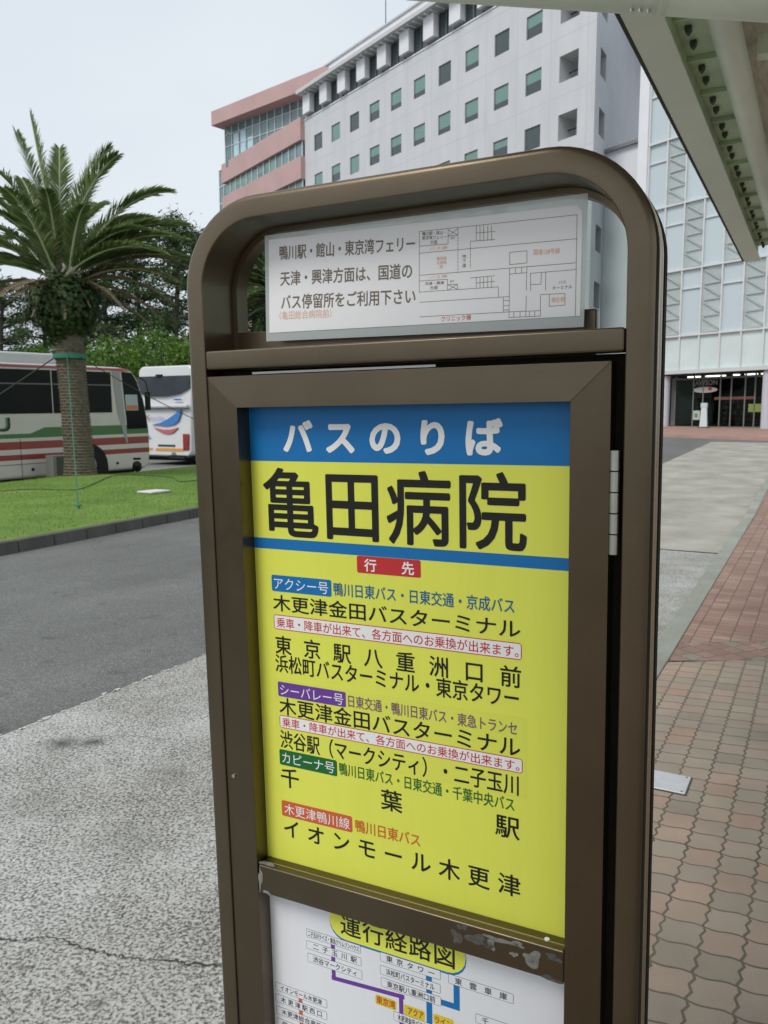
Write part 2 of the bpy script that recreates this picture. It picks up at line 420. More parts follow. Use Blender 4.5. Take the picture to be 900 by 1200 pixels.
for k in range(120):                                   # back edging of the island
    t = -12 + 40 * k / 120; a, c = isl_back(t), isl_back(t + 40 / 120)
    mb.add([UT(a, t, -.25), UT(a - .12, t, -.25), UT(c - .12, t + 40/120 - .01, -.25), UT(c, t + 40/120 - .01, -.25),
            UT(a, t, .06), UT(a - .12, t, .06), UT(c - .12, t + 40/120 - .01, .06), UT(c, t + 40/120 - .01, .06)], [(4,5,6,7),(0,1,5,4),(1,2,6,5),(2,3,7,6),(3,0,4,7)])
tag(mb.build('island_back_edging', m_kerb), kind='structure')
sheet('bus_lot', frange(-20, 60, 60), lambda t: -60., lambda t: (isl_back(t) - .12) if t < 28.6 else -17.2, -.114, m_lot, 24)
# pavement in front of the hospital
mb = MB()
A_ = Vector((-.581, .814, 0)).normalized(); n_ = Vector((-A_.y, A_.x, 0)); P0 = Vector((19.15, 47, 0))
def FW(s, o, z): return P0 + A_ * s + n_ * o + Vector((0, 0, z))
def fut(s, o): p = FW(s, o, 0); return p.dot(ND), p.dot(BD)
L = []
for i in range(41):
    s = -14 + 44 * i / 40; row = []
    for o in (8.6, 8.55, 4.3, 0., -9.):
        u, t = fut(s, o); row.append(tuple(UTf(u, t, rise(u, t) + (.012 if o < 8.6 else -.14))))
    L.append(row); mb.v += row
for i in range(40):
    for k in range(4):
        q = i * 5 + k; mb.f.append((q, q + 1, q + 6, q + 5)); mb.m.append(0)
tag(mb.build('hospital_forecourt', m_pink), kind='structure')

# grass blades (ground cover)
random.seed(3)
vs_, fs_ = [], []
def blade(u, t, h, wd):
    p = UT(u, t, mound(u, t) - .004); a = random.random() * 6.283; d = Vector((math.cos(a), math.sin(a), 0)) * wd
    l = Vector((random.gauss(0, .35), random.gauss(0, .35), 1)).normalized() * h
    k = len(vs_); vs_.extend([tuple(p - d), tuple(p + d), tuple(p + l)]); fs_.append((k, k + 1, k + 2))
for i in range(85000):
    t = random.uniform(-1, 26); a, c = isl_back(t) + .05, isl_front(t) - .17; u = random.uniform(a, c)
    bare = math.exp(-((u + 14.9) ** 2 + (t - 13.1) ** 2) / 1.1)
    if random.random() < bare * .93: continue
    blade(u, t, random.uniform(.018, .042), random.uniform(.004, .009))
m_blade = leafmat('grass_blades', (.125,.225,.025), (.19,.335,.042), (.27,.38,.085), .6, .3)
mb = MB(); mb.v = vs_; mb.f = fs_; mb.m = [0] * len(fs_)
tag(mb.build('lawn_grass', m_blade, fix=False), 'short green lawn grass on the kerbed island under the palm', 'grass', kind='stuff')
# dark scar and crack in the concrete
random.seed(11); mb = MB(); q = None; CR = [(-2.269, 1.502), (-2.236, 1.539), (-2.168, 1.566), (-2.123, 1.61), (-2.067, 1.63), (-1.985, 1.627), (-1.898, 1.651), (-1.803, 1.665), (-1.681, 1.722), (-1.612, 1.742), (-1.522, 1.782)]
for (ua, ta), (ub, tb) in zip(CR, CR[1:]):
    for i in range(9):
        f = i / 9; uu = ua + (ub - ua) * f; tt = ta + (tb - ta) * f + random.gauss(0, .0045); wd = .0018 + .0034 * random.random() * abs(math.sin(uu * 9))
        a = [UTf(uu, tt - wd, -.1128), UTf(uu, tt + wd, -.1128)]
        if q: mb.add([q[0], a[0], a[1], q[1]], [(0, 1, 2, 3)])
        q = a
m_crack = flat('crack_dark', (.05, .05, .043), .95)
tag(mb.build('concrete_crack', m_crack), kind='structure')
mb = MB(); q = None; random.seed(4)
for i in range(60):                                    # dark joint between the two concretes, and weathered tar line along the asphalt
    u = bay_edge(10.6) + (kerb_back(10.6) - .15 - bay_edge(10.6)) * i / 59; wd = .012 + random.random() * .008
    a = [UT(u, pit_end - wd, -.1085), UT(u, pit_end + wd, -.1085)]
    if q: mb.add([q[0], a[0], a[1], q[1]], [(0, 1, 2, 3)])
    q = a
tag(mb.build('concrete_joint', m_crack), kind='structure')

random.seed(8); mb = MB()                              # crumbs of old white paint along the asphalt edge
for i in range(70):
    t = 2.3 + 3.6 * random.random() ** 1.2; u = bay_edge(t) + random.gauss(.012, .012); a = random.uniform(.006, .03); c = random.uniform(.004, .012)
    mb.add([UTf(u - c, t - a, -.1110), UTf(u + c * random.random(), t - a * .6, -.1110), UTf(u + c, t + a * .7, -.1110), UTf(u - c * .4, t + a, -.1110)], [(0, 1, 2, 3)])
tag(mb.build('worn_edge_paint', flat('old_white_paint', (.62, .62, .60), .8)), kind='structure')

# ------------------------------------------------------------------ hospital: three blocks share one facade line
FROT = math.atan2(A_.y, A_.x)
Bl = Vector((BD.dot(A_), BD.dot(n_)))                  # road direction in facade coordinates
def wall_holes(mb, P, a0, a1, z0, z1, holes, depth, mi=0, mi_rev=0):
    xs = sorted({a0, a1, *[h[0] for h in holes], *[h[1] for h in holes]}); zs = sorted({z0, z1, *[h[2] for h in holes], *[h[3] for h in holes]})
    inh = lambda x, z: any(h[0] < x < h[1] and h[2] < z < h[3] for h in holes)
    for x, X in zip(xs, xs[1:]):
        for z, Z in zip(zs, zs[1:]):
            if not inh((x + X) / 2, (z + Z) / 2): mb.add([P(x,0,z), P(X,0,z), P(X,0,Z), P(x,0,Z)], [(0,1,2,3)], mi)
    for a, b, z, Z in holes:
        mb.add([P(a,0,z), P(b,0,z), P(b,0,Z), P(a,0,Z), P(a,depth,z), P(b,depth,z), P(b,depth,Z), P(a,depth,Z)], [(0,4,5,1),(1,5,6,2),(2,6,7,3),(3,7,4,0)], mi_rev)
def panel_wall(name, col, ps, s0, pz, z0, dark=.8, wdt=.03, var=.06):
    m, t, b = node_mat(name); co = coords(t); sp = t.nodes.new('ShaderNodeSeparateXYZ'); t.links.new(co, sp.inputs[0])
    def line(x, p, o): return mathn(t, 'LESS_THAN', mathn(t, 'MULTIPLY', mathn(t, 'PINGPONG', mathn(t, 'ADD', mathn(t, 'DIVIDE', mathn(t, 'SUBTRACT', x, o), p), 100.), .5), p), wdt)
    k = mathn(t, 'MAXIMUM', line(sp.outputs[0], ps, s0), line(sp.outputs[2], pz, z0))
    base = mixc(t, 1., col, ramp(t, noisen(t, coords(t, 'Object', (1, 1, .25)), .8, 5), [(.3, 1 - var), (.7, 1 + var)]), 'MULTIPLY')
    t.links.new(mixc(t, k, base, tuple(c * dark for c in col)), b.inputs['Base Color'])
    b.inputs['Roughness'].default_value = .7
    return m
m_white = panel_wall('white_panel_wall', (.54, .55, .575), 3.225, 13.45, 3.745, 23.08, .87)
m_whiteplain = M('white_plain_lifted', (.70, .715, .75), .7, var=.05, vs=.6)  # lifted in colour to brighten the side wall the sun misses
m_soffit = M('soffit', (.52, .53, .54), .7, var=.06)
m_reveal = M('window_reveal', (.50, .51, .52), .7, var=.05)
m_frame = flat('window_frame_grey', (.16, .17, .17), .4)
m_pane = M('window_glass', (.035, .055, .055), .04, var=.2, vs=.5, spec=.9)
m_blind = M('green_blind', (.15, .27, .235), .25, var=.1, vs=.8, spec=.6)
m_pinkwall = M('pink_wall', (.47, .315, .305), .75, var=.07, vs=.5)
m_pinkside = M('pink_wall_return', (.45, .30, .29), .75, var=.05, vs=.5)
m_dark = flat('dark_interior', (.02, .024, .02), .7)
m_mull = flat('white_mullion', (.62, .64, .64), .4)
m_tealglass = M('teal_glass', (.13, .22, .235), .06, var=.35, vs=.35, spec=.8)

hosp = thing('hospital_building', 'white panelled hospital block with rows of square windows and overhanging roof', 'hospital', P0, FROT)
cols = [15.06 + 3.225 * k for k in range(10)]; rows = [(27.78, 29.30), (24.04, 25.57), (20.30, 21.82), (16.56, 18.08), (12.82, 14.34), (9.08, 10.60), (5.34, 6.86)]
hol = [(c - .76, c + .76, a, b) for c in cols for a, b in rows] + [(11.0, 12.66, a - .1, b + .06) for a, b in rows]
mb = MB(); Pf = lambda a, d, z: (a, -d, z)
wall_holes(mb, Pf, 9.55, 46.7, -.3, 31.2, hol, .14, 0, 1)
E1 = (9.55 + Bl.x * 26, Bl.y * 26)
mb.add([(46.7,0,-.3),(46.7,-23.3,-.3),(46.7,-23.3,31.2),(46.7,0,31.2)], [(0,1,2,3)], 0)
mb.add([(46.7,-23.3,-.3),(E1[0],E1[1],-.3),(E1[0],E1[1],31.2),(46.7,-23.3,31.2)], [(0,1,2,3)], 0)
for a, b in rows:                                      # open balconies: deep recess
    z, Z = a - .1, b + .06
    mb.add([(11.0,-.14,z),(12.66,-.14,z),(12.66,-.14,Z),(11.0,-.14,Z),(11.0,-1.7,z),(12.66,-1.7,z),(12.66,-1.7,Z),(11.0,-1.7,Z)], [(0,4,5,1),(1,5,6,2),(2,6,7,3),(3,7,4,0),(4,5,6,7)], 1)
mb.build('front_wall', [m_white, m_reveal], hosp, fix=False)
mb = MB(); Ps = lambda a, d, z: (9.55 + Bl.x * a - Bl.y * d * -1 * 0 + (-Bl.y) * -d * -1, Bl.y * a + Bl.x * d * 1, z)
# inward normal of the right face in facade coordinates
inn = Vector((-Bl.y, Bl.x)).normalized()
Ps = lambda a, d, z: (9.55 + Bl.x * a + inn.x * d, Bl.y * a + inn.y * d, z)
rh = [(1.2, 2.75, a, a + 1.72) for a in (27.68, 23.95, 20.22, 16.49, 12.76, 9.03)]
wall_holes(mb, Ps, 0, 26, -.3, 31.2, rh, .45, 0, 1)
mb.build('side_wall', [m_whiteplain, m_reveal], hosp, fix=False)
for a, b, z, Z in rh:
    mb = MB(); mb.add([Ps(a,.4,z), Ps(b,.4,z), Ps(b,.4,Z), Ps(a,.4,Z)], [(0,1,2,3)]); mb.build('side_window', m_pane, hosp, fix=False)
random.seed(5)
def mk_window(wd, ht, blind):
    mb = MB(); h = wd / 2; f = .05
    for a, b in (((-h,0,0),(h,.05,f)), ((-h,0,ht-f),(h,.05,ht)), ((-h,0,f),(-h+f,.05,ht-f)), ((h-f,0,f),(h,.05,ht-f))): mb.box(a, b)
    o = mb.build('window', m_frame, hosp)
    mb = MB(); mb.box((-h+f, .010, f), (h-f, .022, ht-f)); mb.build('pane', m_pane, o)
    if blind:
        mb = MB(); mb.box((-h+f, .024, ht-f-(ht-2*f)*blind), (h-f, .028, ht-f)); mb.build('blind', m_blind, o)
    return o
protos = [mk_window(1.5, 1.52, b) for b in (0, .5, .72, 1.0, .35)]
pick = {}
for i, c in enumerate(cols):
    for j, (a, b) in enumerate(rows):
        k = random.choice([0, 0, 1, 2, 2, 3, 1, 4]); 
        if (i, j) in ((0,0),(0,1)): k = 1
        if (i, j) in ((3,1),(2,1),(1,1),(2,0)): k = 2
        if (i, j) == (1, 0) or (i, j) == (3, 0): k = 0
        w_ = part_copy(protos[k], hosp, (c, -.12, a)); w_.scale = (1, 1, (b - a) / 1.52)
for p in protos:
    for ch in list(p.children): bpy.data.objects.remove(ch)
    bpy.data.objects.remove(p)
for a, b in rows:                                      # dark balcony doors
    mb = MB(); mb.box((11.05, -1.69, a - .08), (11.75, -1.62, b)); mb.box((11.0, -1.0, a + .75), (12.66, -.95, a + .82))
    mb.build('balcony_door', m_dark, hosp)
# top storey between box pillars, under the roof
mb = MB(); mb.box((10.6, -22, 31.2), (46.4, -.35, 33.4)); mb.build('top_storey', m_reveal, hosp)
for k in range(12):
    c = 10.22 + 3.225 * k - .0
    if 10.9 < c < 46:
        mb = MB(); mb.box((c - .66, -.3, 31.6), (c + .66, .42, 33.38)); mb.build('pillar', m_whiteplain, hosp, bevel=.02)
    c2 = c + 1.6125
    if c2 < 46:
        mb = MB(); x0, x1 = c2 - .99, c2 + .99
        for q in ((x0, x0+.06), (c2 - .03, c2 + .03), (x1 - .06, x1)): mb.box((q[0], -.3, 31.3), (q[1], -.12, 33.3))
        mb.box((x0, -.3, 31.22), (x1, -.12, 31.3))
        o = mb.build('clerestory_window', m_frame, hosp)
        mb = MB(); mb.box((x0, -.34, 31.3), (x1, -.22, 33.3)); mb.build('pane', m_pane, o)
mb = MB(); mb.box((9.4, -.05, 31.2), (46.9, .06, 31.3)); mb.build('sill_course', m_whiteplain, hosp)
mb = MB(); mb.prism([(8.9, 1.05), (46.6, 1.05), (46.6, -23.5), (E1[0] - .6, E1[1] - .2)], 'z', 33.42, 33.8); mb.build('roof_slab', m_soffit, hosp, bevel=.03)
mb = MB()
for k in range(50):
    c = 9.6 + .755 * k
    if c < 46.4: mb.box((c, .0, 33.30), (c + .16, .85, 33.41))
mb.build('eave_brackets', m_whiteplain, hosp)
mb = MB(); mb.box((14., -18, 33.8), (46.2, -2.2, 36.7)); mb.build('penthouse', m_whiteplain, hosp, bevel=.04)
mb = MB(); mb.box((13.8, -18.2, 36.7), (46.35, -2.05, 36.85)); mb.build('penthouse_coping', m_soffit, hosp)
mb = MB(); mb.tube([(36.9, -3, 36.8), (36.9, -3, 48)], [.06, .03], 6); mb.build('antenna_mast', m_frame, hosp)

# lower link block in the notch
link = thing('link_block', 'plain pale link block with dark coping between white hospital and glass building', 'building', P0, FROT)
k0 = 3.25; q0 = (9.55 + Bl.x * k0, Bl.y * k0)
mb = MB(); mb.box((4.6, -14, -.3), (q0[0] - .02, q0[1], 19.5))
mb.build('wall', m_whiteplain, link)
mb = MB(); mb.box((8.0, -14, 19.5), (q0[0] - .02, q0[1] + .25, 19.72)); mb.box((5.9, -14, 19.15), (7.9, q0[1] + .25, 19.35 + .16)); mb.build('coping', flat('coping_grey', (.22,.23,.24)), link)
mb = MB(); mb.box((7.93, q0[1], -.2), (7.98, q0[1] + .02, 19.4)); mb.build('joint_cover', m_reveal, link)

# pink block with ribbon windows
pink = thing('pink_building', 'pink banded block with ribbon windows and glass top floor under a pink parapet', 'building', P0, FROT)
for j in range(9):
    z = 29.32 - 3.73 * j
    if z < -1: break
    mb = MB(); mb.box((46.72, -14, z), (65.6, .5, z + 2.18)); mb.build('pink_band', m_pinkwall, pink, bevel=.03)
    if j < 3:
        random.seed(j + 20)
        mb = MB(); mb.box((46.8, -12, z - 1.55), (65.3, -.2, z)); mb.build('ribbon_backing', m_dark, pink)
        for i in range(13):
            xa, xb = 46.9 + 18.4 * i / 13, 46.9 + 18.4 * (i + 1) / 13
            mb = MB(); mb.box((xa - .05, .1, z - 1.54), (xa + .05, .22, z - .01)); mb.box((xa + .05, .1, z - 1.54), (xb - .05, .2, z - 1.48)); o = mb.build('ribbon_window', m_mull, pink)
            mb = MB(); mb.box((xa + .06, .06, z - 1.47), (xb - .06, .12, z - .01)); mb.build('pane', m_tealglass, o)
            if random.random() < .5: mb = MB(); mb.box((xa + .06, .125, z - 1.47 + random.choice([.2, .5, .0])), (xb - .06, .135, z - .02)); mb.build('blind', m_blind, o)
    else:
        mb = MB(); mb.box((46.8, -13, z - 1.55), (65.3, .12, z)); mb.build('ribbon_window', m_tealglass, pink)
a2 = Vector((-.753, .658, 0)).normalized(); rot2 = math.atan2(a2.y, a2.x) - FROT
q2 = Vector((-18.62, 98.8, 0)) - P0; q2 = Vector((q2.dot(A_), q2.dot(n_)))
def rp2(x, y): c, s = math.cos(rot2), math.sin(rot2); return (q2.x + c * x - s * y, q2.y + s * x + c * y)
def rbox(mb, x0, x1, y0, y1, z0, z1, mi=0):
    p = [rp2(x0, y0), rp2(x1, y0), rp2(x1, y1), rp2(x0, y1)]
    return mb.add([(*a, z0) for a in p] + [(*a, z1) for a in p], [(0,3,2,1),(4,5,6,7),(0,1,5,4),(1,2,6,5),(2,3,7,6),(3,0,4,7)], mi)
mb = MB(); rbox(mb, -20.5, .55, -12, 1.5, 35.2, 36.78); mb.build('parapet', m_pinkwall, pink, bevel=.03)
mb = MB(); rbox(mb, -21, -.02, -11, -.03, 30.9, 35.2); sky_o = mb.build('top_floor_glazing', m_tealglass, pink)
mb = MB(); random.seed(9)
for i in range(17):
    x = -.06 - 1.25 * i; rbox(mb, x - .05, x + .05, -.02, .06, 31.0, 35.2)
for z in (33.0, 34.3): rbox(mb, -21, -.02, -.02, .05, z, z + .07)
mb.build('top_floor_mullions', m_mull, pink)
m_lp = M('painted_reflection_pane', (.42, .62, .70), .1, var=.1)  # bright sky reflection painted as a pale blue base colour
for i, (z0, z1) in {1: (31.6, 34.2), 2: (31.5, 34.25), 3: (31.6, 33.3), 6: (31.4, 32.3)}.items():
    mb = MB(); rbox(mb, -.2 - 1.25 * (i + .75), -.2 - 1.25 * (i + .1), -.028, -.012, z0, z1); mb.build('sky_tint_pane', m_lp, pink)
tower = thing('glass_stair_tower', 'narrow teal glass stair tower at the far end of the pink block', 'tower', P0, FROT)
mb = MB(); mb.box((66, -12, -.3), (74, -3.05, 33.4)); mb.build('glazing', m_tealglass, tower)
mb = MB()
for s in (66.1, 68, 70, 71.2, 72.6, 73.95): mb.box((s - .06, -3.06, -.3), (s + .06, -2.95, 33.45))
for k in range(13): mb.box((66, -3.06, 33.3 - 2.1 * k), (74.02, -2.97, 33.42 - 2.1 * k))
mb.build('mullions', m_mull, tower)

# glass building
glb = thing('glass_building', 'glass fronted building with white diagonal braces above a ground floor shop', 'building', P0, FROT)
Z = [4.32, 6.42, 10.27, 14.12, 17.97, 21.82, 25.67, 29.52]
m_backing = M('pale_inner_wall', (.82, .87, .87), .8, var=.06, vs=.4)
m_clear = glassmat('blue_clear_glass', (.80, .88, .91), .25, .02, .68, (.70, .80, .85))
m_haze = glassmat('pale_frit_glass', (.96, .99, .99), .10, .04, .30, (.84, .90, .90))
m_brace = flat('brace_white', (.66, .68, .68), .5); m_braceg = flat('brace_grey', (.40, .43, .43), .5)
S = [5.17, 3.85] + [3.85 - 1.31 * k for k in range(1, 10)]
mb = MB(); mb.prism([(5.15, -1.5), (-8, -1.5), (-8, -2), (5.15, -2)], 'z', 4.32, 29.5); mb.build('inner_wall', m_backing, glb)
for k, zz in enumerate(Z[1:-1]):
    mb = MB(); mb.box((-8, -1.49, zz - .25), (5.15, -.14, zz - .02)); mb.build('floor_slab', m_backing, glb)
for i in range(len(S) - 1):
    for j in range(len(Z) - 1):
        x1, x0, z0, z1 = S[i], S[i + 1], Z[j], Z[j + 1]
        if j == 0:
            mb = MB(); mb.box((x0, -.1, z0), (x1, -.07, z1)); mb.build('spandrel_glass', M('spandrel_frit', (.60, .69, .69), .12, var=.12, vs=.5, spec=.7) if i + j == 0 else bpy.data.materials['spandrel_frit'], glb); continue
        tr = ((i - 1) + (j - 1)) % 2 == 0 and not (i == 0)
        mb = MB(); mb.box((x0, -.1, z0), (x1, -.085, z1)); mb.build('glass_pane', m_haze if tr else m_clear, glb)
        if tr:
            mb = MB(); n = 4; H = (z1 - z0 - .2) / n
            for k in range(n):
                zb = z0 + .12 + k * H
                mb.bar((x0 + .14, -.045, zb + .02), (x1 - .14, -.045, zb), .055, .085, 1)
                mb.bar((x1 - .14, -.03, zb + H - .12), (x0 + .14, -.03, zb + .12), .05, .075, 1)
            mb.build('diagonal_brace', [m_brace, m_braceg], glb)
        else:
            mb = MB(); mb.box((x0 + .06, -.07, z1 - 1.17), (x1 - .06, -.0, z1 - 1.08)); mb.build('transom', m_mull, glb)
            mb = MB(); mb.box((x1 - .22, -.30, z0 + .05), (x1 - .07, -.12, z1 - 1.15)); mb.build('jamb', flat('jamb_grey', (.30,.34,.36)) if 'jamb_grey' not in bpy.data.materials else bpy.data.materials['jamb_grey'], glb)
for x in S:
    mb = MB(); mb.box((x - .045, -.12, 4.34), (x + .045, .06, 29.5)); mb.build('mullion', m_mull, glb)
for zz in Z[1:]:
    mb = MB(); mb.box((-8, -.11, zz - .05), (5.2, .075, zz + .05)); mb.build('transom_rail', m_mull, glb)
mb = MB(); mb.box((-8, -1.6, 4.18), (5.2, .12, 4.40)); mb.build('soffit_edge', flat('pale_edge', (.55,.57,.58)), glb)
mb = MB(); mb.prism([(5.22, .16), (5.92, .16), (5.92 + Bl.x * 3 * 0, -14), (5.22, -14)], 'z', -.3, 30.2); mb.build('end_wall', m_whiteplain, glb)
mb = MB(); mb.box((-8, -14, 29.5), (5.2, .1, 30.2)); mb.build('roof', m_whiteplain, glb)
mb = MB(); mb.box((-8, -14, 4.1), (5.2, -.05, 4.17)); mb.build('shop_ceiling', m_dark, glb)
for s in (3.62, -2.92):
    mb = MB(); mb.lathe([(.29, .9), (.29, 4.18)], 24, cx=s, cy=-.32); o = mb.build('column', M('lilac_column', (.50, .50, .56), .5, var=.04) if 'lilac_column' not in bpy.data.materials else bpy.data.materials['lilac_column'], glb); smooth_by_angle(o)
# shop: dark interior, doors, shelves
mb = MB(); mb.box((-8, -13.9, .8), (5.2, -.6, .985)); mb.build('shop_floor', flat('shop_floor_grey', (.16,.16,.15)), glb)
mb = MB(); mb.box((-8, -7, .98), (5.2, -6.8, 4.1)); mb.box((5.0, -7, .98), (5.2, -.8, 4.1)); mb.build('shop_back_wall', m_dark, glb)
m_shopglass = glassmat('shop_glass', (.5, .57, .53), .14, .02)
sx = [3.25, 2.0, 1.35, .25, -.45, -1.3, -1.9, -2.6, -4.5, -6.5]
for a, b in zip(sx, sx[1:]):
    mb = MB(); mb.box((b + .03, -.84, 1.0), (a - .03, -.825, 3.9)); mb.build('shop_pane', m_shopglass, glb)
m_alu = flat('aluminium', (.17, .18, .17), .35)
mb = MB()
for s in sx: mb.box((s - .035, -.88, .98), (s + .035, -.80, 4.1))
mb.box((-6.5, -.88, .98), (3.25, -.80, 1.06)); mb.box((-6.5, -.88, 3.85), (3.25, -.80, 3.95))
mb.build('shop_front_frame', m_alu, glb)
random.seed(21)
for k, (s0, s1, o, col) in enumerate([(2.9, 2.1, -2.2, (.10,.20,.10)), (1.2, .4, -3.5, (.13,.12,.10)), (-.5, -1.2, -2.4, (.22,.09,.07)), (-1.5, -2.4, -2.8, (.10,.14,.16)), (-3.4, -4.6, -3., (.12,.16,.1)), (2.8, 1.4, -5.2, (.2,.16,.1)), (0, -2.6, -5.6, (.13,.07,.05))]):
    mb = MB()
    for q in range(5):
        z = 1.05 + q * .36; mb.box((s1, o - .4, z), (s0, o, z + .03), 0)
        x = s1 + .03
        while x < s0 - .1:
            wd = random.uniform(.06, .16); mb.box((x, o - .3, z + .03), (x + wd, o - .04, z + random.uniform(.16, .31)), random.choice([1, 1, 2, 3, 4])); x += wd + .01
    mb.box((s1, o - .45, 1.), (s0, o - .41, 2.8), 0)
    mb.build('goods_shelf', [m_alu, M('goods_a%d' % k, col, .5), flat('goods_pale', (.4,.4,.36)), flat('goods_red', (.3,.06,.05)), flat('goods_green', (.12,.22,.08))], glb)
m_tube = glow('shop_light', (.95, 1., .93), 1.3)
for s0, s1, o in ((3.0, 2.2, -1.6), (1.75, .55, -1.6), (-.1, -.4, -1.5), (-.75, -1.05, -1.6), (-1.2, -1.5, -1.5), (-1.75, -2.0, -1.6), (-2.2, -2.8, -1.6), (2.6, 1.2, -4), (-.2, -1.8, -4)):
    mb = MB(); mb.box((s1, o - .22, 4.03), (s0, o, 4.09)); mb.build('ceiling_light', m_tube, glb)

# ------------------------------------------------------------------ lettering: built-in font outlines turned into meshes
_jobs = {}
def want(s, bold): _jobs.setdefault((s, bold), None)
def make_glyphs():
    objs = []
    for (s, bold) in _jobs:
        c = bpy.data.curves.new('txt', 'FONT'); c.body = s; c.dimensions = '2D'; c.fill_mode = 'FRONT'; c.resolution_u = 4
        o = bpy.data.objects.new('txt', c); C.objects.link(o); objs.append(((s, bold), o))
    bpy.context.view_layer.update(); dg = bpy.context.evaluated_depsgraph_get()
    for k, o in objs:
        me = bpy.data.meshes.new_from_object(o.evaluated_get(dg))
        _jobs[k] = ([tuple(v.co) for v in me.vertices], [tuple(p.vertices) for p in me.polygons]); bpy.data.meshes.remove(me)
    for k, o in objs:
        c = o.data; bpy.data.objects.remove(o); bpy.data.curves.remove(c)
def put_text(mb, s, bold, x0, z0, x1, z1, em, y, mode='fit', P=None, wk=1.):
    """lay the string between (x0,z0) and (x1,z1), em = body height; P maps (x, depth, z) to the mesh"""
    P = P or (lambda x, y, z: (x, y, z))
    if bold:                               # heavier, round-ended strokes: the outline laid down again round a small circle
        n = 10 if bold > .018 else 5; r = bold * em
        for k in range(n):
            a = 2 * math.pi * k / n
            put_text(mb, s, 0, x0 + r * math.cos(a) + (r if mode == 'fit' else 0) * 0, z0 + r * math.sin(a), x1 + r * math.cos(a), z1 + r * math.sin(a), em, y - .000004 * k, mode, P, wk)
        return
    L = math.hypot(x1 - x0, z1 - z0); ux, uz = (x1 - x0) / L, (z1 - z0) / L
    def lay(key, ox, sx):
        v, f = _jobs[key]; vv = []
        for x, yy, _ in v:
            a = ox + x * sx; b = (yy - .384) * em
            vv.append(P(x0 + a * ux - b * uz, y, z0 + a * uz + b * ux))
        mb.add(vv, f)
    def bb(key): xs = [p[0] for p in _jobs[key][0]]; return min(xs), max(xs)
    if mode == 'fit':
        a, b = bb((s, bold)); sx = L / (b - a); lay((s, bold), -a * sx, sx)
    else:
        g = [(ch, bold) for ch in s]; n = len(s); em_x = min(em * wk, L / n * 1.0)
        a0, b1 = bb(g[0])[0], bb(g[-1])[1]
        step = (L - (b1 - a0) * em_x) / (n - 1)
        for i, k in enumerate(g): lay(k, i * step - a0 * em_x, em_x)
# measured positions on the boards, in metres on the sign face (x from the hinge edge, z from the top of the door)
TEXTS = [
    ('バスのりば', -0.4189, -0.08, -0.1261, -0.0792, 0.0416, 'white', 'spread', 0.042),
    ('亀田病院', -0.454, -0.1665, -0.0972, -0.1633, 0.0889, 'black', 'spread', 0.0145),
    ('行先', -0.3056, -0.2398, -0.2375, -0.2401, 0.0158, 'white', 'spread', 0.02),
    ('アクシー号', -0.4434, -0.2754, -0.3597, -0.2742, 0.0164, 'white', 'fit', 0),
    ('鴨川日東バス・日東交通・京成バス', -0.3516, -0.2767, -0.1105, -0.2727, 0.0174, 'bluetext', 'fit', 0.012),
    ('木更津金田バスターミナル', -0.4462, -0.3025, -0.1035, -0.3004, 0.0222, 'black', 'fit', 0.012),
    ('乗車・降車が出来て、各方面へのお乗換が出来ます。', -0.4417, -0.3279, -0.1054, -0.3291, 0.0138, 'redtext', 'fit', 0.01),
    ('東京駅八重洲口前', -0.4454, -0.3612, -0.1026, -0.358, 0.0256, 'black', 'spread', 0.012),
    ('浜松町バスターミナル・東京タワー', -0.4463, -0.3911, -0.1053, -0.3799, 0.0248, 'black', 'fit', 0.012),
    ('シーバレー号', -0.4404, -0.4237, -0.342, -0.4212, 0.0158, 'white', 'fit', 0),
    ('日東交通・鴨川日東バス・東急トランセ', -0.3344, -0.4253, -0.1072, -0.4202, 0.0164, 'purpletext', 'fit', 0.012),
    ('木更津金田バスターミナル', -0.4428, -0.4517, -0.1032, -0.4399, 0.0245, 'black', 'fit', 0.012),
    ('乗車・降車が出来て、各方面へのお乗換が出来ます。', -0.4389, -0.4695, -0.104, -0.4676, 0.0128, 'redtext', 'fit', 0.01),
    ('渋谷駅（マークシティ）・二子玉川', -0.4433, -0.4973, -0.1051, -0.4895, 0.0255, 'black', 'fit', 0.012),
    ('カピーナ号', -0.4417, -0.5209, -0.3585, -0.5194, 0.0163, 'white', 'fit', 0),
    ('鴨川日東バス・日東交通・千葉中央バス', -0.3511, -0.5211, -0.1103, -0.5167, 0.0173, 'greentext', 'fit', 0.012),
    ('千葉駅', -0.4447, -0.551, -0.1038, -0.5462, 0.0285, 'black', 'spread', 0.012),
    ('木更津鴨川線', -0.4414, -0.596, -0.3377, -0.5946, 0.0163, 'white', 'fit', 0),
    ('鴨川日東バス', -0.329, -0.5977, -0.2349, -0.5914, 0.0176, 'orangetext', 'fit', 0.012),
    ('イオンモール木更津', -0.4429, -0.628, -0.1029, -0.619, 0.0277, 'black', 'spread', 0.012),
]
PLATES = [
    (-0.3165, -0.2402, -0.2283, -0.2392, 0.0219, 'red', 'plate'),
    (-0.4475, -0.2751, -0.3549, -0.2742, 0.0223, 'blue', 'plate'),
    (-0.4464, -0.3285, -0.1015, -0.3278, 0.0205, 'red', 'outline'),
    (-0.4441, -0.4233, -0.3381, -0.421, 0.0208, 'purple', 'plate'),
    (-0.4502, -0.4622, -0.0946, -0.4548, 0.1013, 'sticker', 'sticker'),
    (-0.4436, -0.4703, -0.1, -0.4664, 0.0184, 'red', 'outline'),
    (-0.446, -0.5212, -0.3545, -0.5191, 0.0224, 'green', 'plate'),
    (-0.4457, -0.596, -0.3337, -0.5942, 0.0229, 'coral', 'plate'),
]
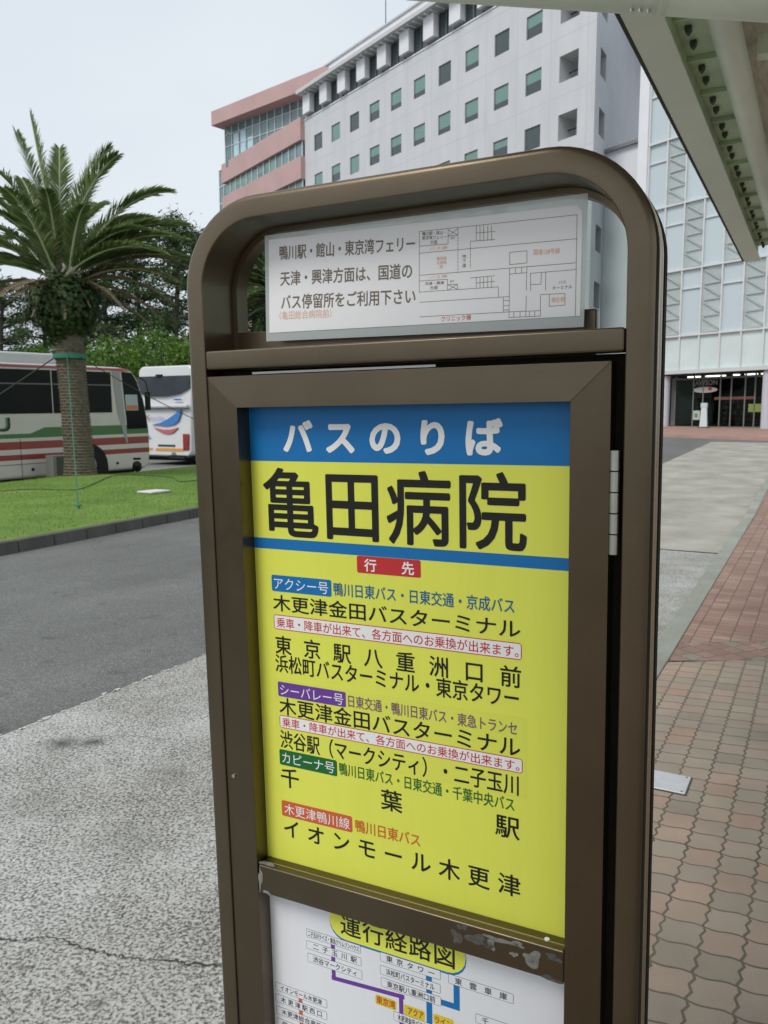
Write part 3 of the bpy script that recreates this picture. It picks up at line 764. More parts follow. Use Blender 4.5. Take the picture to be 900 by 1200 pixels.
ROUTE_TEXTS = [
    ('二子玉川ライズ・東急クリムゾンハウス', -0.4102, -0.7741, -0.3289, -0.7756, 0.0089, 'black', 'fit', 0.012),
    ('二子玉川駅', -0.4021, -0.7901, -0.3324, -0.7949, 0.0093, 'black', 'spread', 0.012),
    ('渋谷マークシティ', -0.4028, -0.8105, -0.3333, -0.8142, 0.0099, 'black', 'fit', 0.012),
    ('東京タワー', -0.2873, -0.7735, -0.2173, -0.7765, 0.0097, 'black', 'spread', 0.012),
    ('浜松町バスターミナル', -0.2877, -0.7928, -0.2176, -0.7961, 0.0096, 'black', 'fit', 0.012),
    ('東京駅八重洲口前', -0.2867, -0.811, -0.2168, -0.8138, 0.0098, 'black', 'fit', 0.012),
    ('東雲車庫', -0.1889, -0.7736, -0.1193, -0.777, 0.0098, 'black', 'spread', 0.012),
    ('木更津金田バスターミナル', -0.2718, -0.8562, -0.2096, -0.8565, 0.0098, 'black', 'fit', 0.012),
    ('千葉駅', -0.1527, -0.8174, -0.0883, -0.8195, 0.0093, 'black', 'spread', 0.012),
    ('イオンモール木更津', -0.4605, -0.8739, -0.391, -0.878, 0.0093, 'black', 'fit', 0.012),
    ('木更津駅西口', -0.4608, -0.8923, -0.3917, -0.8969, 0.0094, 'black', 'spread', 0.012),
    ('木更津総合高校', -0.4603, -0.9114, -0.3923, -0.9164, 0.0094, 'black', 'fit', 0.012),
    ('伊豆島', -0.4604, -0.9307, -0.3929, -0.9361, 0.0095, 'black', 'spread', 0.012),
    ('東京湾', -0.3034, -0.8417, -0.2754, -0.8397, 0.0119, 'mapred', 'fit', 0.02),
    ('アクア', -0.2565, -0.8417, -0.234, -0.8408, 0.0119, 'mapred', 'fit', 0.02),
    ('ライン', -0.2177, -0.8408, -0.1937, -0.8398, 0.011, 'mapred', 'fit', 0.02),
    ('運行経路図', -0.3562, -0.748, -0.1891, -0.7408, 0.0326, 'black', 'spread', 0.012),
]
ROUTE_PLATES = [
    (-0.4129, -0.7749, -0.3264, -0.7748, 0.0124, 'black', 'box'),
    (-0.4131, -0.7934, -0.3256, -0.7927, 0.0129, 'black', 'box'),
    (-0.4119, -0.8134, -0.3248, -0.8114, 0.0138, 'black', 'box'),
    (-0.2964, -0.7764, -0.2088, -0.7737, 0.0135, 'black', 'box'),
    (-0.2968, -0.7957, -0.2091, -0.7933, 0.0134, 'black', 'box'),
    (-0.2959, -0.814, -0.2083, -0.8108, 0.0136, 'black', 'box'),
    (-0.198, -0.7766, -0.1108, -0.7741, 0.0136, 'black', 'box'),
    (-0.2779, -0.8584, -0.2038, -0.8544, 0.0137, 'black', 'box'),
    (-0.161, -0.8203, -0.0805, -0.8166, 0.0129, 'black', 'box'),
    (-0.4696, -0.877, -0.3825, -0.875, 0.013, 'black', 'box'),
    (-0.4699, -0.8954, -0.3832, -0.8939, 0.013, 'black', 'box'),
    (-0.4693, -0.9145, -0.3839, -0.9134, 0.0131, 'black', 'box'),
    (-0.4693, -0.9339, -0.3846, -0.933, 0.0132, 'black', 'box'),
    (-0.3052, -0.842, -0.2736, -0.8396, 0.0146, 'mapyellow', 'plate'),
    (-0.2625, -0.8429, -0.232, -0.8414, 0.0163, 'mapyellow', 'plate'),
    (-0.2198, -0.8409, -0.191, -0.8388, 0.0151, 'mapyellow', 'plate'),
    (-0.3739, -0.7491, -0.1729, -0.7376, 0.0533, 'blue', 'pillshadow'),
    (-0.3738, -0.7465, -0.174, -0.735, 0.0527, 'yellow', 'pill'),
]
ROUTE_LINES = [
    ([(-0.3695, -0.7792), (-0.3704, -0.8315), (-0.2645, -0.8242), (-0.2682, -0.8825)], 0.0064, 'purple'),
    ([(-0.2246, -0.7772), (-0.2259, -0.8652)], 0.0085, 'blue'),
    ([(-0.2093, -0.8129), (-0.1868, -0.8126), (-0.1865, -0.7805)], 0.0085, 'blue'),
    ([(-0.4267, -0.8808), (-0.4271, -0.9408)], 0.0064, 'coral'),
]
MAP_LINES = [
    (-0.2322, 0.1595, -0.0476, 0.157),
    (-0.0476, 0.157, -0.0482, 0.0517),
    (-0.2322, 0.1595, -0.2334, 0.0902),
    (-0.2327, 0.135, -0.0473, 0.1322),
    (-0.2331, 0.1098, -0.0488, 0.1072),
    (-0.2334, 0.0906, -0.1359, 0.0889),
    (-0.1359, 0.0889, -0.1354, 0.0781),
    (-0.2328, 0.0788, -0.1232, 0.0772),
    (-0.2331, 0.0619, -0.1232, 0.0604),
    (-0.2325, 0.143, -0.1962, 0.1419),
    (-0.196, 0.1579, -0.1962, 0.1419),
    (-0.1961, 0.1505, -0.184, 0.1504),
    (-0.1839, 0.1578, -0.184, 0.1504),
    (-0.196, 0.1579, -0.184, 0.1504),
    (-0.1839, 0.1578, -0.1961, 0.1505),
    (-0.1688, 0.1419, -0.1395, 0.1411),
    (-0.1617, 0.1503, -0.1394, 0.1497),
    (-0.1224, 0.1252, -0.1026, 0.1251),
    (-0.1026, 0.1251, -0.1025, 0.1121),
    (-0.1025, 0.1121, -0.1224, 0.1119),
    (-0.1224, 0.1119, -0.1224, 0.1252),
    (-0.2332, 0.1033, -0.1974, 0.1023),
    (-0.1974, 0.1023, -0.1975, 0.0903),
    (-0.1967, 0.0961, -0.185, 0.0958),
    (-0.185, 0.0958, -0.1851, 0.09),
    (-0.1967, 0.0961, -0.1851, 0.09),
    (-0.185, 0.0958, -0.1967, 0.0902),
    (-0.1691, 0.1015, -0.1401, 0.1014),
    (-0.162, 0.0952, -0.1401, 0.0952),
    (-0.1224, 0.1083, -0.1232, 0.0542),
    (-0.1025, 0.1078, -0.1032, 0.0825),
    (-0.1031, 0.0764, -0.1038, 0.0541),
    (-0.1224, 0.1017, -0.1025, 0.1016),
    (-0.1157, 0.1077, -0.1157, 0.1016),
    (-0.1087, 0.1077, -0.1087, 0.1014),
    (-0.0985, 0.1005, -0.0476, 0.1001),
    (-0.0985, 0.1005, -0.0984, 0.0821),
    (-0.0862, 0.1001, -0.0866, 0.0879),
    (-0.0984, 0.0882, -0.0866, 0.0879),
    (-0.0813, 0.0997, -0.0814, 0.0812),
    (-0.087, 0.0767, -0.0599, 0.0758),
    (-0.0599, 0.0758, -0.0597, 0.0636),
    (-0.0597, 0.0636, -0.0771, 0.0632),
    (-0.0771, 0.0632, -0.0772, 0.0764),
    (-0.087, 0.0767, -0.0869, 0.0542),
    (-0.1298, 0.0776, -0.1298, 0.0609),
    (-0.1298, 0.0731, -0.1232, 0.073),
    (-0.1298, 0.0673, -0.1232, 0.0675),
    (-0.1298, 0.0627, -0.1232, 0.0627),
    (-0.1232, 0.0604, -0.0869, 0.0594),
    (-0.1232, 0.0542, -0.0869, 0.0535),
    (-0.1617, 0.1581, -0.1618, 0.1419),
    (-0.162, 0.1019, -0.1621, 0.0901),
    (-0.1572, 0.1576, -0.1573, 0.1414),
    (-0.1575, 0.1015, -0.1575, 0.0897),
    (-0.153, 0.1571, -0.153, 0.141),
    (-0.1532, 0.1011, -0.1533, 0.0894),
    (-0.148, 0.1565, -0.1481, 0.1405),
    (-0.1482, 0.1007, -0.1483, 0.089),
    (-0.1436, 0.156, -0.1436, 0.14),
    (-0.1438, 0.1003, -0.1438, 0.0886),
    (-0.1176, 0.0603, -0.1176, 0.0545),
    (-0.1103, 0.0598, -0.1103, 0.0541),
    (-0.0995, 0.0591, -0.0995, 0.0534),
    (-0.0935, 0.0587, -0.0935, 0.053),
    (-0.184, 0.1492, -0.184, 0.1467),
    (-0.184, 0.1453, -0.1841, 0.1428),
    (-0.1841, 0.1414, -0.1841, 0.1389),
    (-0.1841, 0.1375, -0.1841, 0.1349),
    (-0.1841, 0.1335, -0.1842, 0.131),
    (-0.1842, 0.1296, -0.1842, 0.127),
    (-0.1842, 0.1257, -0.1842, 0.1231),
    (-0.1843, 0.1217, -0.1843, 0.1191),
    (-0.1843, 0.1178, -0.1843, 0.1152),
    (-0.1843, 0.1138, -0.1843, 0.1112),
    (-0.1844, 0.1098, -0.1844, 0.1087),
    (-0.1688, 0.1408, -0.1688, 0.1382),
    (-0.1688, 0.1369, -0.1689, 0.1343),
    (-0.1689, 0.133, -0.1689, 0.1304),
    (-0.1689, 0.129, -0.1689, 0.1265),
    (-0.1689, 0.1251, -0.1689, 0.1226),
    (-0.169, 0.1212, -0.169, 0.1187),
    (-0.169, 0.1173, -0.169, 0.1147),
    (-0.169, 0.1134, -0.169, 0.1131),
]
NOTICE_TEXTS = [
    ('鴨川駅・館山・東京湾フェリー', -0.4279, 0.1544, -0.2381, 0.1469, 0.0173, 'notice', 'fit', 0.017),
    ('天津・興津方面は、国道の', -0.4281, 0.1222, -0.2425, 0.1161, 0.0177, 'notice', 'fit', 0.017),
    ('バス停留所をご利用下さい', -0.4282, 0.0927, -0.2387, 0.0867, 0.0179, 'notice', 'fit', 0.017),
    ('（亀田総合病院前）', -0.4315, 0.0761, -0.3541, 0.0742, 0.0104, 'orangefaint', 'fit', 0.0),
    ('鴨川駅・館山・', -0.2283, 0.1565, -0.1994, 0.1553, 0.0042, 'notice', 'fit', 0.012),
    ('東京湾フェリー', -0.2289, 0.1519, -0.1979, 0.15, 0.0042, 'notice', 'fit', 0.012),
    ('方面', -0.2184, 0.1457, -0.2097, 0.1453, 0.0044, 'notice', 'fit', 0.012),
    ('バス停', -0.2198, 0.1388, -0.197, 0.1379, 0.004, 'orangefaint', 'fit', 0.012),
    ('EV', -0.1927, 0.1481, -0.1876, 0.148, 0.0032, 'notice', 'fit', 0.012),
    ('天津・興津', -0.2257, 0.0996, -0.2019, 0.0989, 0.0038, 'notice', 'fit', 0.012),
    ('方面', -0.2196, 0.0942, -0.2098, 0.0942, 0.004, 'notice', 'fit', 0.012),
    ('EV', -0.1938, 0.0997, -0.1886, 0.0998, 0.0031, 'notice', 'fit', 0.012),
    ('バス停', -0.2203, 0.1064, -0.1979, 0.106, 0.0035, 'orangefaint', 'fit', 0.012),
    ('地', -0.1788, 0.1263, -0.1742, 0.1261, 0.0042, 'notice', 'fit', 0.012),
    ('下', -0.1789, 0.1212, -0.1743, 0.121, 0.0042, 'notice', 'fit', 0.012),
    ('道', -0.1789, 0.1161, -0.1743, 0.1159, 0.0042, 'notice', 'fit', 0.012),
    ('亀田総', -0.2107, 0.1269, -0.1982, 0.1264, 0.004, 'orangefaint', 'fit', 0.012),
    ('合病院', -0.2108, 0.1222, -0.1982, 0.1217, 0.004, 'orangefaint', 'fit', 0.012),
    ('前', -0.2072, 0.1171, -0.203, 0.1175, 0.004, 'orangefaint', 'fit', 0.012),
    ('国道128号線', -0.095, 0.1227, -0.066, 0.1216, 0.006, 'orangefaint', 'fit', 0.012),
    ('バス', -0.0669, 0.0881, -0.0588, 0.0881, 0.0035, 'notice', 'fit', 0.012),
    ('ターミナル', -0.0737, 0.0826, -0.052, 0.0825, 0.004, 'notice', 'fit', 0.012),
    ('現在地', -0.0748, 0.07, -0.0605, 0.0698, 0.0054, 'orangefaint', 'fit', 0.012),
    ('クリニック棟', -0.2058, 0.0578, -0.1686, 0.0573, 0.0062, 'orangetext', 'fit', 0.012),
]
LAMINATE = [
    (-0.4503, 0.1781),
    (-0.0373, 0.178),
    (-0.0364, 0.1779),
    (-0.0391, 0.0389),
    (-0.4543, 0.0445),
]
SHEET = [
    (-0.444, 0.1721),
    (-0.048, 0.1671),
    (-0.0416, 0.1593),
    (-0.043, 0.0509),
    (-0.4484, 0.0552),
]
SIGN_P0 = (0.23261, 0.83628, 1.60863)
HINGE_Z = (-.2023, -.0914)
SCREW_A = (-.5246, -.2477)
SCREW_B = (-.5072, -.5496)
RESIDUE = [(-.146, -.689, .013, .009, 3, 1), (-.120, -.6815, .016, .0035, 4, 0), (-.0975, -.6795, .0075, .003, 5, 0), (-.080, -.694, .012, .0085, 6, 0), (-.133, -.690, .006, .008, 13, 0),
    (-.175, -.694, .006, .010, 7, 1), (-.1025, -.6945, .004, .0035, 8, 0), (-.057, -.712, .012, .003, 9, 1), (-.055, -.684, .009, .004, 10, 1), (-.168, -.678, .006, .004, 14, 1)]
for lst in (TEXTS, ROUTE_TEXTS, NOTICE_TEXTS):
    for it in lst:
        if it[7] == 'fit': want(it[0], 0)
        else:
            for ch in it[0]: want(ch, 0)
for e in ('LAWSON', 'U', 'S', 'K', 'eisei', 'Bus'): want(e, 0)
make_glyphs()

INK = dict(white=(.84,.86,.87), black=(.013,.014,.012), bluetext=(.02,.14,.30), redtext=(.55,.03,.035), purpletext=(.20,.10,.16), greentext=(.03,.16,.03),
           orangetext=(.62,.15,.03), notice=(.20,.165,.13), orangefaint=(.80,.46,.32), mapred=(.55,.07,.02),
           red=(.55,.035,.04), blue=(.008,.165,.46), purple=(.15,.05,.33), green=(.01,.14,.035), coral=(.62,.12,.045), yellow=(.765,.81,.105),
           sticker=(.74,.785,.11), mapyellow=(.68,.58,.05))
m_ink = {k: flat('print_' + k, c, .38, .35) for k, c in INK.items()}

def rrect(x0, x1, z0, z1, r, n=5):
    pts = []
    for cx, cz, a0 in ((x1 - r, z1 - r, 0), (x0 + r, z1 - r, 90), (x0 + r, z0 + r, 180), (x1 - r, z0 + r, 270)):
        for k in range(n + 1): a = R(a0 + 90 * k / n); pts.append((cx + r * math.cos(a), cz + r * math.sin(a)))
    return pts

# ------------------------------------------------------------------ the bus stop sign
SR, SU, SN = Vector((.8951, -.4457, .0094)), Vector((-.0206, -.0203, .9996)), Vector((-.4453, -.8949, -.0273))
SN = SR.cross(SU).normalized(); SU = SN.cross(SR).normalized(); SR = SR.normalized()
SP = Vector(SIGN_P0)
OX, OZ = .253, 1.61
sign = thing('bus_stop_sign', 'brown metal bus stop sign with yellow destination board under a rounded top frame', 'bus stop sign')
sign.matrix_world = Matrix.Translation(SP - SU * OZ - SR * OX) @ Matrix((SR, -SN, SU)).transposed().to_4x4()
SL = (OX, 0, OZ)
def bronze(name, col, rough, metal=.75, var=.1):
    m, t, b = node_mat(name); co = coords(t)
    st = noisen(t, coords(t, 'Object', (3, 3, 160)), 3, 3); sc = noisen(t, co, 26, 5, .65); big = noisen(t, co, 5, 3)
    a = mixc(t, 1., col, ramp(t, big, [(.3, 1 - var), (.7, 1 + var)]), 'MULTIPLY')
    a = mixc(t, 1., a, ramp(t, st, [(.3, .975), (.7, 1.025)]), 'MULTIPLY')
    dust = ramp(t, sc, [(.62, 0.), (.78, .35)])
    t.links.new(mixc(t, dust, a, tuple(min(1, c * 1.35 + .012) for c in col)), b.inputs['Base Color'])
    b.inputs['Metallic'].default_value = metal
    t.links.new(mathn(t, 'ADD', mathn(t, 'MULTIPLY', sc, .22), rough - .1), b.inputs['Roughness'])
    bumpn(t, b, sc, .04, .002)
    return m
m_br = bronze('bronze_paint', (.152, .120, .083), .32, .9)
m_br2 = bronze('bronze_paint_door', (.130, .102, .070), .30, .9)
m_brd = bronze('bronze_shade_dark', (.03, .027, .02), .75, .0)  # dark copy of the bronze, shade on flank and grooves put into colour
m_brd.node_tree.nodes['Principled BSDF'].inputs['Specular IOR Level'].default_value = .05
m_strip = M('sky_sheen_strip', (.42, .36, .28), .25, .9, var=.1, stretch=(1, 1, .2), vs=4)  # paler bronze, sky reflected on the frame ridges put into the colour
m_chrome = M('hinge_steel', (.55, .56, .52), .32, .9, var=.12, vs=40)

# arch: one profile swept round three sides
def arch(prof, x0, x1, top, rad, zb, n=14):
    path = [(x0, zb, -1, 0), (x0, zb * .5, -1, 0)]
    for k in range(n + 1):
        a = math.pi - (math.pi / 2) * k / n; path.append((x0 + rad + rad * math.cos(a), top - rad + rad * math.sin(a), math.cos(a), math.sin(a)))
    for k in range(n + 1):
        a = math.pi / 2 - (math.pi / 2) * k / n; path.append((x1 - rad + rad * math.cos(a), top - rad + rad * math.sin(a), math.cos(a), math.sin(a)))
    path += [(x1, zb * .5, 1, 0), (x1, zb, 1, 0)]
    mb = MB(); np_ = len(prof)
    for x, z, ox, oz in path:
        for i, d, mi in prof: mb.v.append((x - ox * i, d, z - oz * i))
    for a in range(len(path) - 1):
        for k in range(np_):
            q = (a * np_ + k, a * np_ + (k + 1) % np_, (a + 1) * np_ + (k + 1) % np_, (a + 1) * np_ + k)
            mb.f.append(q); mb.m.append(prof[k][2])
    mb.f += [tuple(range(np_)), tuple(range((len(path) - 1) * np_, len(path) * np_))[::-1]]; mb.m += [0, 0]
    return mb
mm = .001
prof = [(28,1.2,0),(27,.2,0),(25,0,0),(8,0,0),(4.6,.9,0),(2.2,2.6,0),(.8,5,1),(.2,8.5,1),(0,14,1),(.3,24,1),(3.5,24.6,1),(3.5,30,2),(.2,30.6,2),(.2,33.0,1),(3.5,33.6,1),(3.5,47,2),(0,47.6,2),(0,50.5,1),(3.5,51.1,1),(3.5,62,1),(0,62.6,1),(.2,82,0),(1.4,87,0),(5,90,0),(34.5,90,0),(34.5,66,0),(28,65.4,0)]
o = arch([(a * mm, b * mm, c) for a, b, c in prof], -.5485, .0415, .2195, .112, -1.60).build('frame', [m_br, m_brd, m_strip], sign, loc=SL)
smooth_by_angle(o, 32)
def sbox(name, a, b, m, parent=None, bevel=.0015, loc=SL):
    mb = MB(); mb.box(a, b); return mb.build(name, m, parent or sign, bevel=bevel, loc=loc if parent is None else None)
sbox('crossbar', (-.5205, .0006, .0085), (.0125, .030, .0330), m_br, bevel=.003)
sbox('back_crossbar', (-.5205, .066, .004), (-.030, .088, .060), m_br, bevel=.002)
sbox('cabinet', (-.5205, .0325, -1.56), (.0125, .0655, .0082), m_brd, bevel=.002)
sbox('base_rail', (-.5205, .004, -1.600), (.0125, .0885, -1.54), m_br, bevel=.002)
sbox('gap_white_strip', (-.455, .012, .0012), (-.20, .0125, .0040), m_ink['white'], bevel=0)  # thin white strip in the gap above the door
m_acr = glassmat('acrylic_sheet', (.74, .79, .77), .03, .08)
mb = MB(); mb.prism([p for p in rrect(-.5150, .0080, -.10, .186, .08, 8) if p[1] > .0] + [(-.5150, .0606), (-.0290, .0606), (-.0290, .0086), (.0080, .0086)], 'y', .0760, .0775); mb.build('clear_pane', m_acr, sign, loc=SL)
# door: four mitred members, faces falling away towards the outer edge
X0, X1, Z0, Z1 = -.5205, -.0005, -1.50, -.0002
x0, x1, z0, z1 = -.473, -.042, -1.455, -.041
def mitre(name, P, inner, depth=.031):
    mb = MB(); f = [(P[0][0], .0028, P[0][1]), (P[1][0], .0028, P[1][1]), (inner[1][0], 0., inner[1][1]), (inner[0][0], 0., inner[0][1])]
    b = [(x, depth, z) for x, _, z in f]
    mb.add(f + b, [(0,1,2,3),(7,6,5,4),(0,4,5,1),(1,5,6,2),(2,6,7,3),(3,7,4,0)]); return mb.build(name, m_br2, sign, bevel=.0004, loc=SL, segs=1)
e = .00004
mitre('door_rail', [(X0 + e, Z1), (X1 - e, Z1)], [(x0 + e, z1), (x1 - e, z1)])
st_l = mitre('door_stile', [(X0, Z0), (X0, Z1 - e)], [(x0, z0), (x0, z1 - e)])
st_r = mitre('door_stile', [(X1, Z0), (X1, Z1 - e)], [(x1, z0), (x1, z1 - e)])
mitre('door_rail', [(X0 + e, Z0), (X1 - e, Z0)], [(x0 + e, z0), (x1 - e, z0)])
mb = MB()
for k in range(5):
    a = HINGE_Z[0] + (HINGE_Z[1] - HINGE_Z[0]) * k / 5; b = HINGE_Z[0] + (HINGE_Z[1] - HINGE_Z[0]) * (k + 1) / 5
    mb.tube([(.0045, .0035, a + .0007), (.0045, .0035, b - .0007)], .0050, 14)
o = mb.build('hinge', m_chrome, sign, loc=SL); smooth_by_angle(o, 40)
mb = MB()
for q in ((SCREW_A[0], SCREW_A[1], .0024), (SCREW_B[0], SCREW_B[1], .001)):
    mb.tube([(q[0], q[2] - .0012, q[1]), (q[0], q[2] + .002, q[1])], .0026, 12)
smooth_by_angle(mb.build('screw', m_chrome, sign, loc=SL), 40)
# bar between the two boards
bar = sbox('middle_bar', (-.4715, .0002, -.714), (-.0422, .0262, -.673), m_br2, bevel=.0022)
mb = MB(); mb.box((-.4716, .010, -.6729), (-.0424, .0118, -.6722)); mb.build('ledge_bead', m_strip, bar)
mb = MB(); mb.tube([(-.066, .013, -.6732), (-.066, .013, -.6716)], .0032, 14); mb.build('screw', m_ink['white'], bar)
m_resid = M('tape_residue', (.19, .19, .175), .7, var=.5, vs=90, bump=.3, bs=300)
m_resid2 = M('tape_residue_dark', (.085, .078, .065), .7, var=.5, vs=120, bump=.3, bs=300)
def resid(cx, cz, rx, rz, seed, y=-.0002, m=None, n=26):
    random.seed(seed); ph = [random.uniform(0, 6.3) for _ in range(4)]; mb = MB(); pts = []
    for k in range(n):
        a = 2 * math.pi * k / n; r = 1 + sum(.28 / (j * .5 + 1) * math.sin((j + 2) * a + ph[j]) for j in range(4))
        pts.append((cx + rx * r * math.cos(a), y, cz + rz * r * math.sin(a)))
    pts2 = [(x, y + .0006, z) for x, _, z in pts]
    mb.add(pts + pts2, [tuple(range(n)), tuple(range(n, 2 * n))[::-1]] + [(k, (k + 1) % n, n + (k + 1) % n, n + k) for k in range(n)])
    return mb.build('tape_residue', m or m_resid, bar)
for a in RESIDUE: resid(*a[:5], m=[m_resid, m_resid2][a[5]])
resid(-.462, -.6722, .013, .004, 31, .004); resid(-.4685, -.693, .003, .017, 32, -.0003); resid(-.4585, -.7115, .007, .0022, 33)

# yellow destination board
YP = .026
def board_mat(name, col):
    m = M(name, col, .30, var=.03, vs=4, spec=.5); t = m.node_tree; b = t.nodes['Principled BSDF']
    co = coords(t); sp = ramp(t, noisen(t, co, 420, 2, .6), [(.70, 0.), (.80, .35)]); src = b.inputs['Base Color'].links[0].from_socket
    st = ramp(t, noisen(t, coords(t, 'Object', (30, 1, 2.5)), 2, 4, .6), [(.35, .985), (.65, 1.01)])
    t.links.new(mixc(t, mathn(t, 'MULTIPLY', sp, .5), mixc(t, 1., src, st, 'MULTIPLY'), (.30, .29, .24)), b.inputs['Base Color'])
    return m
m_yel = board_mat('yellow_board', (.765, .81, .105)); m_map = board_mat('route_board', (.76, .785, .84))
board = sbox('destination_board', (-.4775, YP, -.6985), (-.0385, YP + .004, -.030), m_yel, bevel=0)
def face(mb, x0, x1, z0, z1, y, th=.00004): return mb.box((x0, y, z0), (x1, y + th, z1))
def plate(name, it, m, y, r, parent, grow=0.):
    x0, zl, x1, zr, h = it[:5]; z = (zl + zr) / 2; mb = MB()
    mb.prism(rrect(x0 - grow, x1 + grow, z - h / 2 - grow, z + h / 2 + grow, r + grow * .6), 'y', y, y + .00004)
    return mb.build(name, m, parent)
mb = MB(); face(mb, -.4774, -.0386, -.1112, -.0302, YP - .00006); mb.build('colour_band', m_ink['blue'], board)
mb = MB(); face(mb, -.4774, -.0386, -.2285, -.2140, YP - .00006); mb.build('colour_band', m_ink['blue'], board)
for it in PLATES:
    if it[6] == 'sticker':
        plate('sticker', it, m_ink['sticker'], YP - .00012, .003, board)
for it in PLATES:
    col, kind = it[5], it[6]
    if kind == 'plate': plate('label_plate', it, m_ink[col], YP - .00022, .0025, board)
    if kind == 'outline':
        plate('label_plate', it, m_ink[col], YP - .00022, .004, board); plate('label_plate', it, m_ink['white'], YP - .0003, .003, board, -.0011)
def text_part(it, y, parent, k=1.0, level=True):
    s, xa, za, xb, zb, h, col, mode, bold = it
    if level: za = zb = (za + zb) / 2
    mb = MB(); put_text(mb, s, bold, xa, za, xb, zb, h * k, y, mode, wk=1.04 if len(s) < 6 else 1.)
    return mb.build('lettering', m_ink[col], parent, fix=False)
for it in TEXTS: text_part(it, YP - .00038, board, 1.08)

# route map board under the bar
rmap = sbox('route_map_board', (-.4775, YP, -1.46), (-.0385, YP + .004, -.7155), m_map, bevel=0)
for pts, wd, col in ROUTE_LINES:
    mb = MB()
    for k, (a, b) in enumerate(zip(pts, pts[1:])):
        a, b = Vector((a[0], 0, a[1])), Vector((b[0], 0, b[1]))
        if abs(a.x - b.x) < abs(a.z - b.z): b.x = a.x = (a.x + b.x) / 2
        d = (b - a).normalized() * wd / 2; n2 = Vector((-d.z, 0, d.x)); a -= d; b += d
        y = YP - .00005 - k * .00002
        mb.add([(a + n2)[:1] + (y,) + (a + n2)[2:], (b + n2)[:1] + (y,) + (b + n2)[2:], (b - n2)[:1] + (y,) + (b - n2)[2:], (a - n2)[:1] + (y,) + (a - n2)[2:]] if False else
               [((a + n2).x, y, (a + n2).z), ((b + n2).x, y, (b + n2).z), ((b - n2).x, y, (b - n2).z), ((a - n2).x, y, (a - n2).z)], [(0, 1, 2, 3)])
    mb.build('route_line', m_ink[col], rmap)
for it in ROUTE_PLATES:
    col, kind = it[5], it[6]
    if kind == 'box':
        plate('stop_box', it, m_ink['black'], YP - .00016, .0015, rmap); plate('stop_box', it, m_map, YP - .00022, .0012, rmap, -.0005)
    elif kind == 'plate': plate('label_plate', it, m_ink[col], YP - .00016, .003, rmap)
    elif kind == 'pillshadow': plate('title_plate', it, m_ink['blue'], YP - .00014, .0255, rmap)
    else: plate('title_plate', it, m_ink['yellow'], YP - .0002, .0255, rmap)
for it in ROUTE_TEXTS: text_part(it, YP - .00034, rmap, 1.04)

# laminated notice standing in the window of the frame
note = thing('laminated_notice', 'white laminated paper notice with a street plan, wedged in the open top of the sign', 'notice')
note.matrix_world = sign.matrix_world @ Matrix.Translation((OX - .24, .046, OZ + .034))
NL = (.24, -.046, -.034)
m_lam = glassmat('laminate_film', (.80, .84, .83), .35, .12, .5, (.80, .85, .85))
m_paper = M('notice_paper', (.90, .91, .945), .42, var=.02, vs=6, spec=.5)
mb = MB(); mb.prism(LAMINATE, 'y', .0455, .0460); mb.build('laminate', m_lam, note, loc=NL)
sh = MB().prism(SHEET, 'y', .0449, .0453).build('sheet', m_paper, note, loc=NL)
for it in NOTICE_TEXTS: text_part(it, .04475, sh, 1.08, False)
def rule(mb, xa, za, xb, zb, y, wd):
    a, b = Vector((xa, 0, za)), Vector((xb, 0, zb)); d = (b - a).normalized() * wd / 2; q = Vector((-d.z, 0, d.x)); a -= d; b += d
    mb.add([(p.x, y, p.z) for p in (a + q, b + q, b - q, a - q)], [(0, 1, 2, 3)])
mb = MB()
for k, l in enumerate(MAP_LINES): rule(mb, *l, .0448 - (k % 5) * .00001, .0006)
mb.build('street_plan', m_ink['notice'], sh, fix=False)

# ------------------------------------------------------------------ shop writing and small things at the hospital
def PF(x, y, z): return (x, y, z)
mb = MB(); put_text(mb, 'LAWSON', .03, -2.05, 3.66, -.45, 3.66, .42, 0, 'fit', lambda x, y, z: (-x, -.79, z))
sgn = mb.build('shop_lettering', flat('shop_letter_grey', (.40, .42, .41), .5), glb, fix=False)
mb = MB(); mb.prism([(1.23 + .82 * math.cos(R(a)), 3.22 + .17 * math.sin(R(a))) for a in range(0, 360, 15)], 'y', -.815, -.80)
so_ = mb.build('pale_oval', flat('oval_pale', (.50, .49, .46), .5), glb)  # pale oval disc with a red dot on the shop glass
mb = MB(); mb.prism([(.9 + .13 * math.cos(R(a)), 3.27 + .1 * math.sin(R(a))) for a in range(0, 360, 20)], 'y', -.80, -.79); mb.build('red_dot', m_ink['red'], so_)
mb = MB(); mb.box((1.5, -.815, 1.45), (2.0, -.80, 2.0)); po = mb.build('door_poster', flat('poster_pale', (.42, .47, .42), .5), glb)
mb = MB(); mb.box((1.65, -.80, 1.6), (1.85, -.795, 1.82)); mb.build('poster_mark', flat('poster_green', (.1, .25, .15), .5), po)
mb = MB(); mb.box((-2.35, -.815, 1.9), (-1.55, -.80, 2.35)); mb.build('window_poster', flat('poster_lime', (.20, .25, .07), .5), glb)
mb = MB(); mb.box((-1.9, -.818, 2.62), (.6, -.805, 2.78)); mb.build('red_window_band', flat('band_red', (.15, .055, .04), .5), glb)
st = thing('notice_stand', 'slim white notice stand in front of the shop doors', 'sign stand', FW(.35, .55, 1.0), FROT)
mb = MB(); mb.box((-.30, -.22, 0), (.30, .22, .05)); mb.build('foot', m_frame, st, bevel=.01)
mb = MB(); mb.prism([(-.24, .05), (.24, .05), (.17, 1.15), (-.17, 1.15)], 'y', -.05, .05); mb.build('post', flat('stand_white', (.62, .66, .68), .4), st, bevel=.01)
mb = MB(); mb.box((-.2, -.06, 1.15), (.2, .06, 1.42)); mb.build('head', flat('stand_blue_white', (.5, .6, .66), .4), st, bevel=.01)

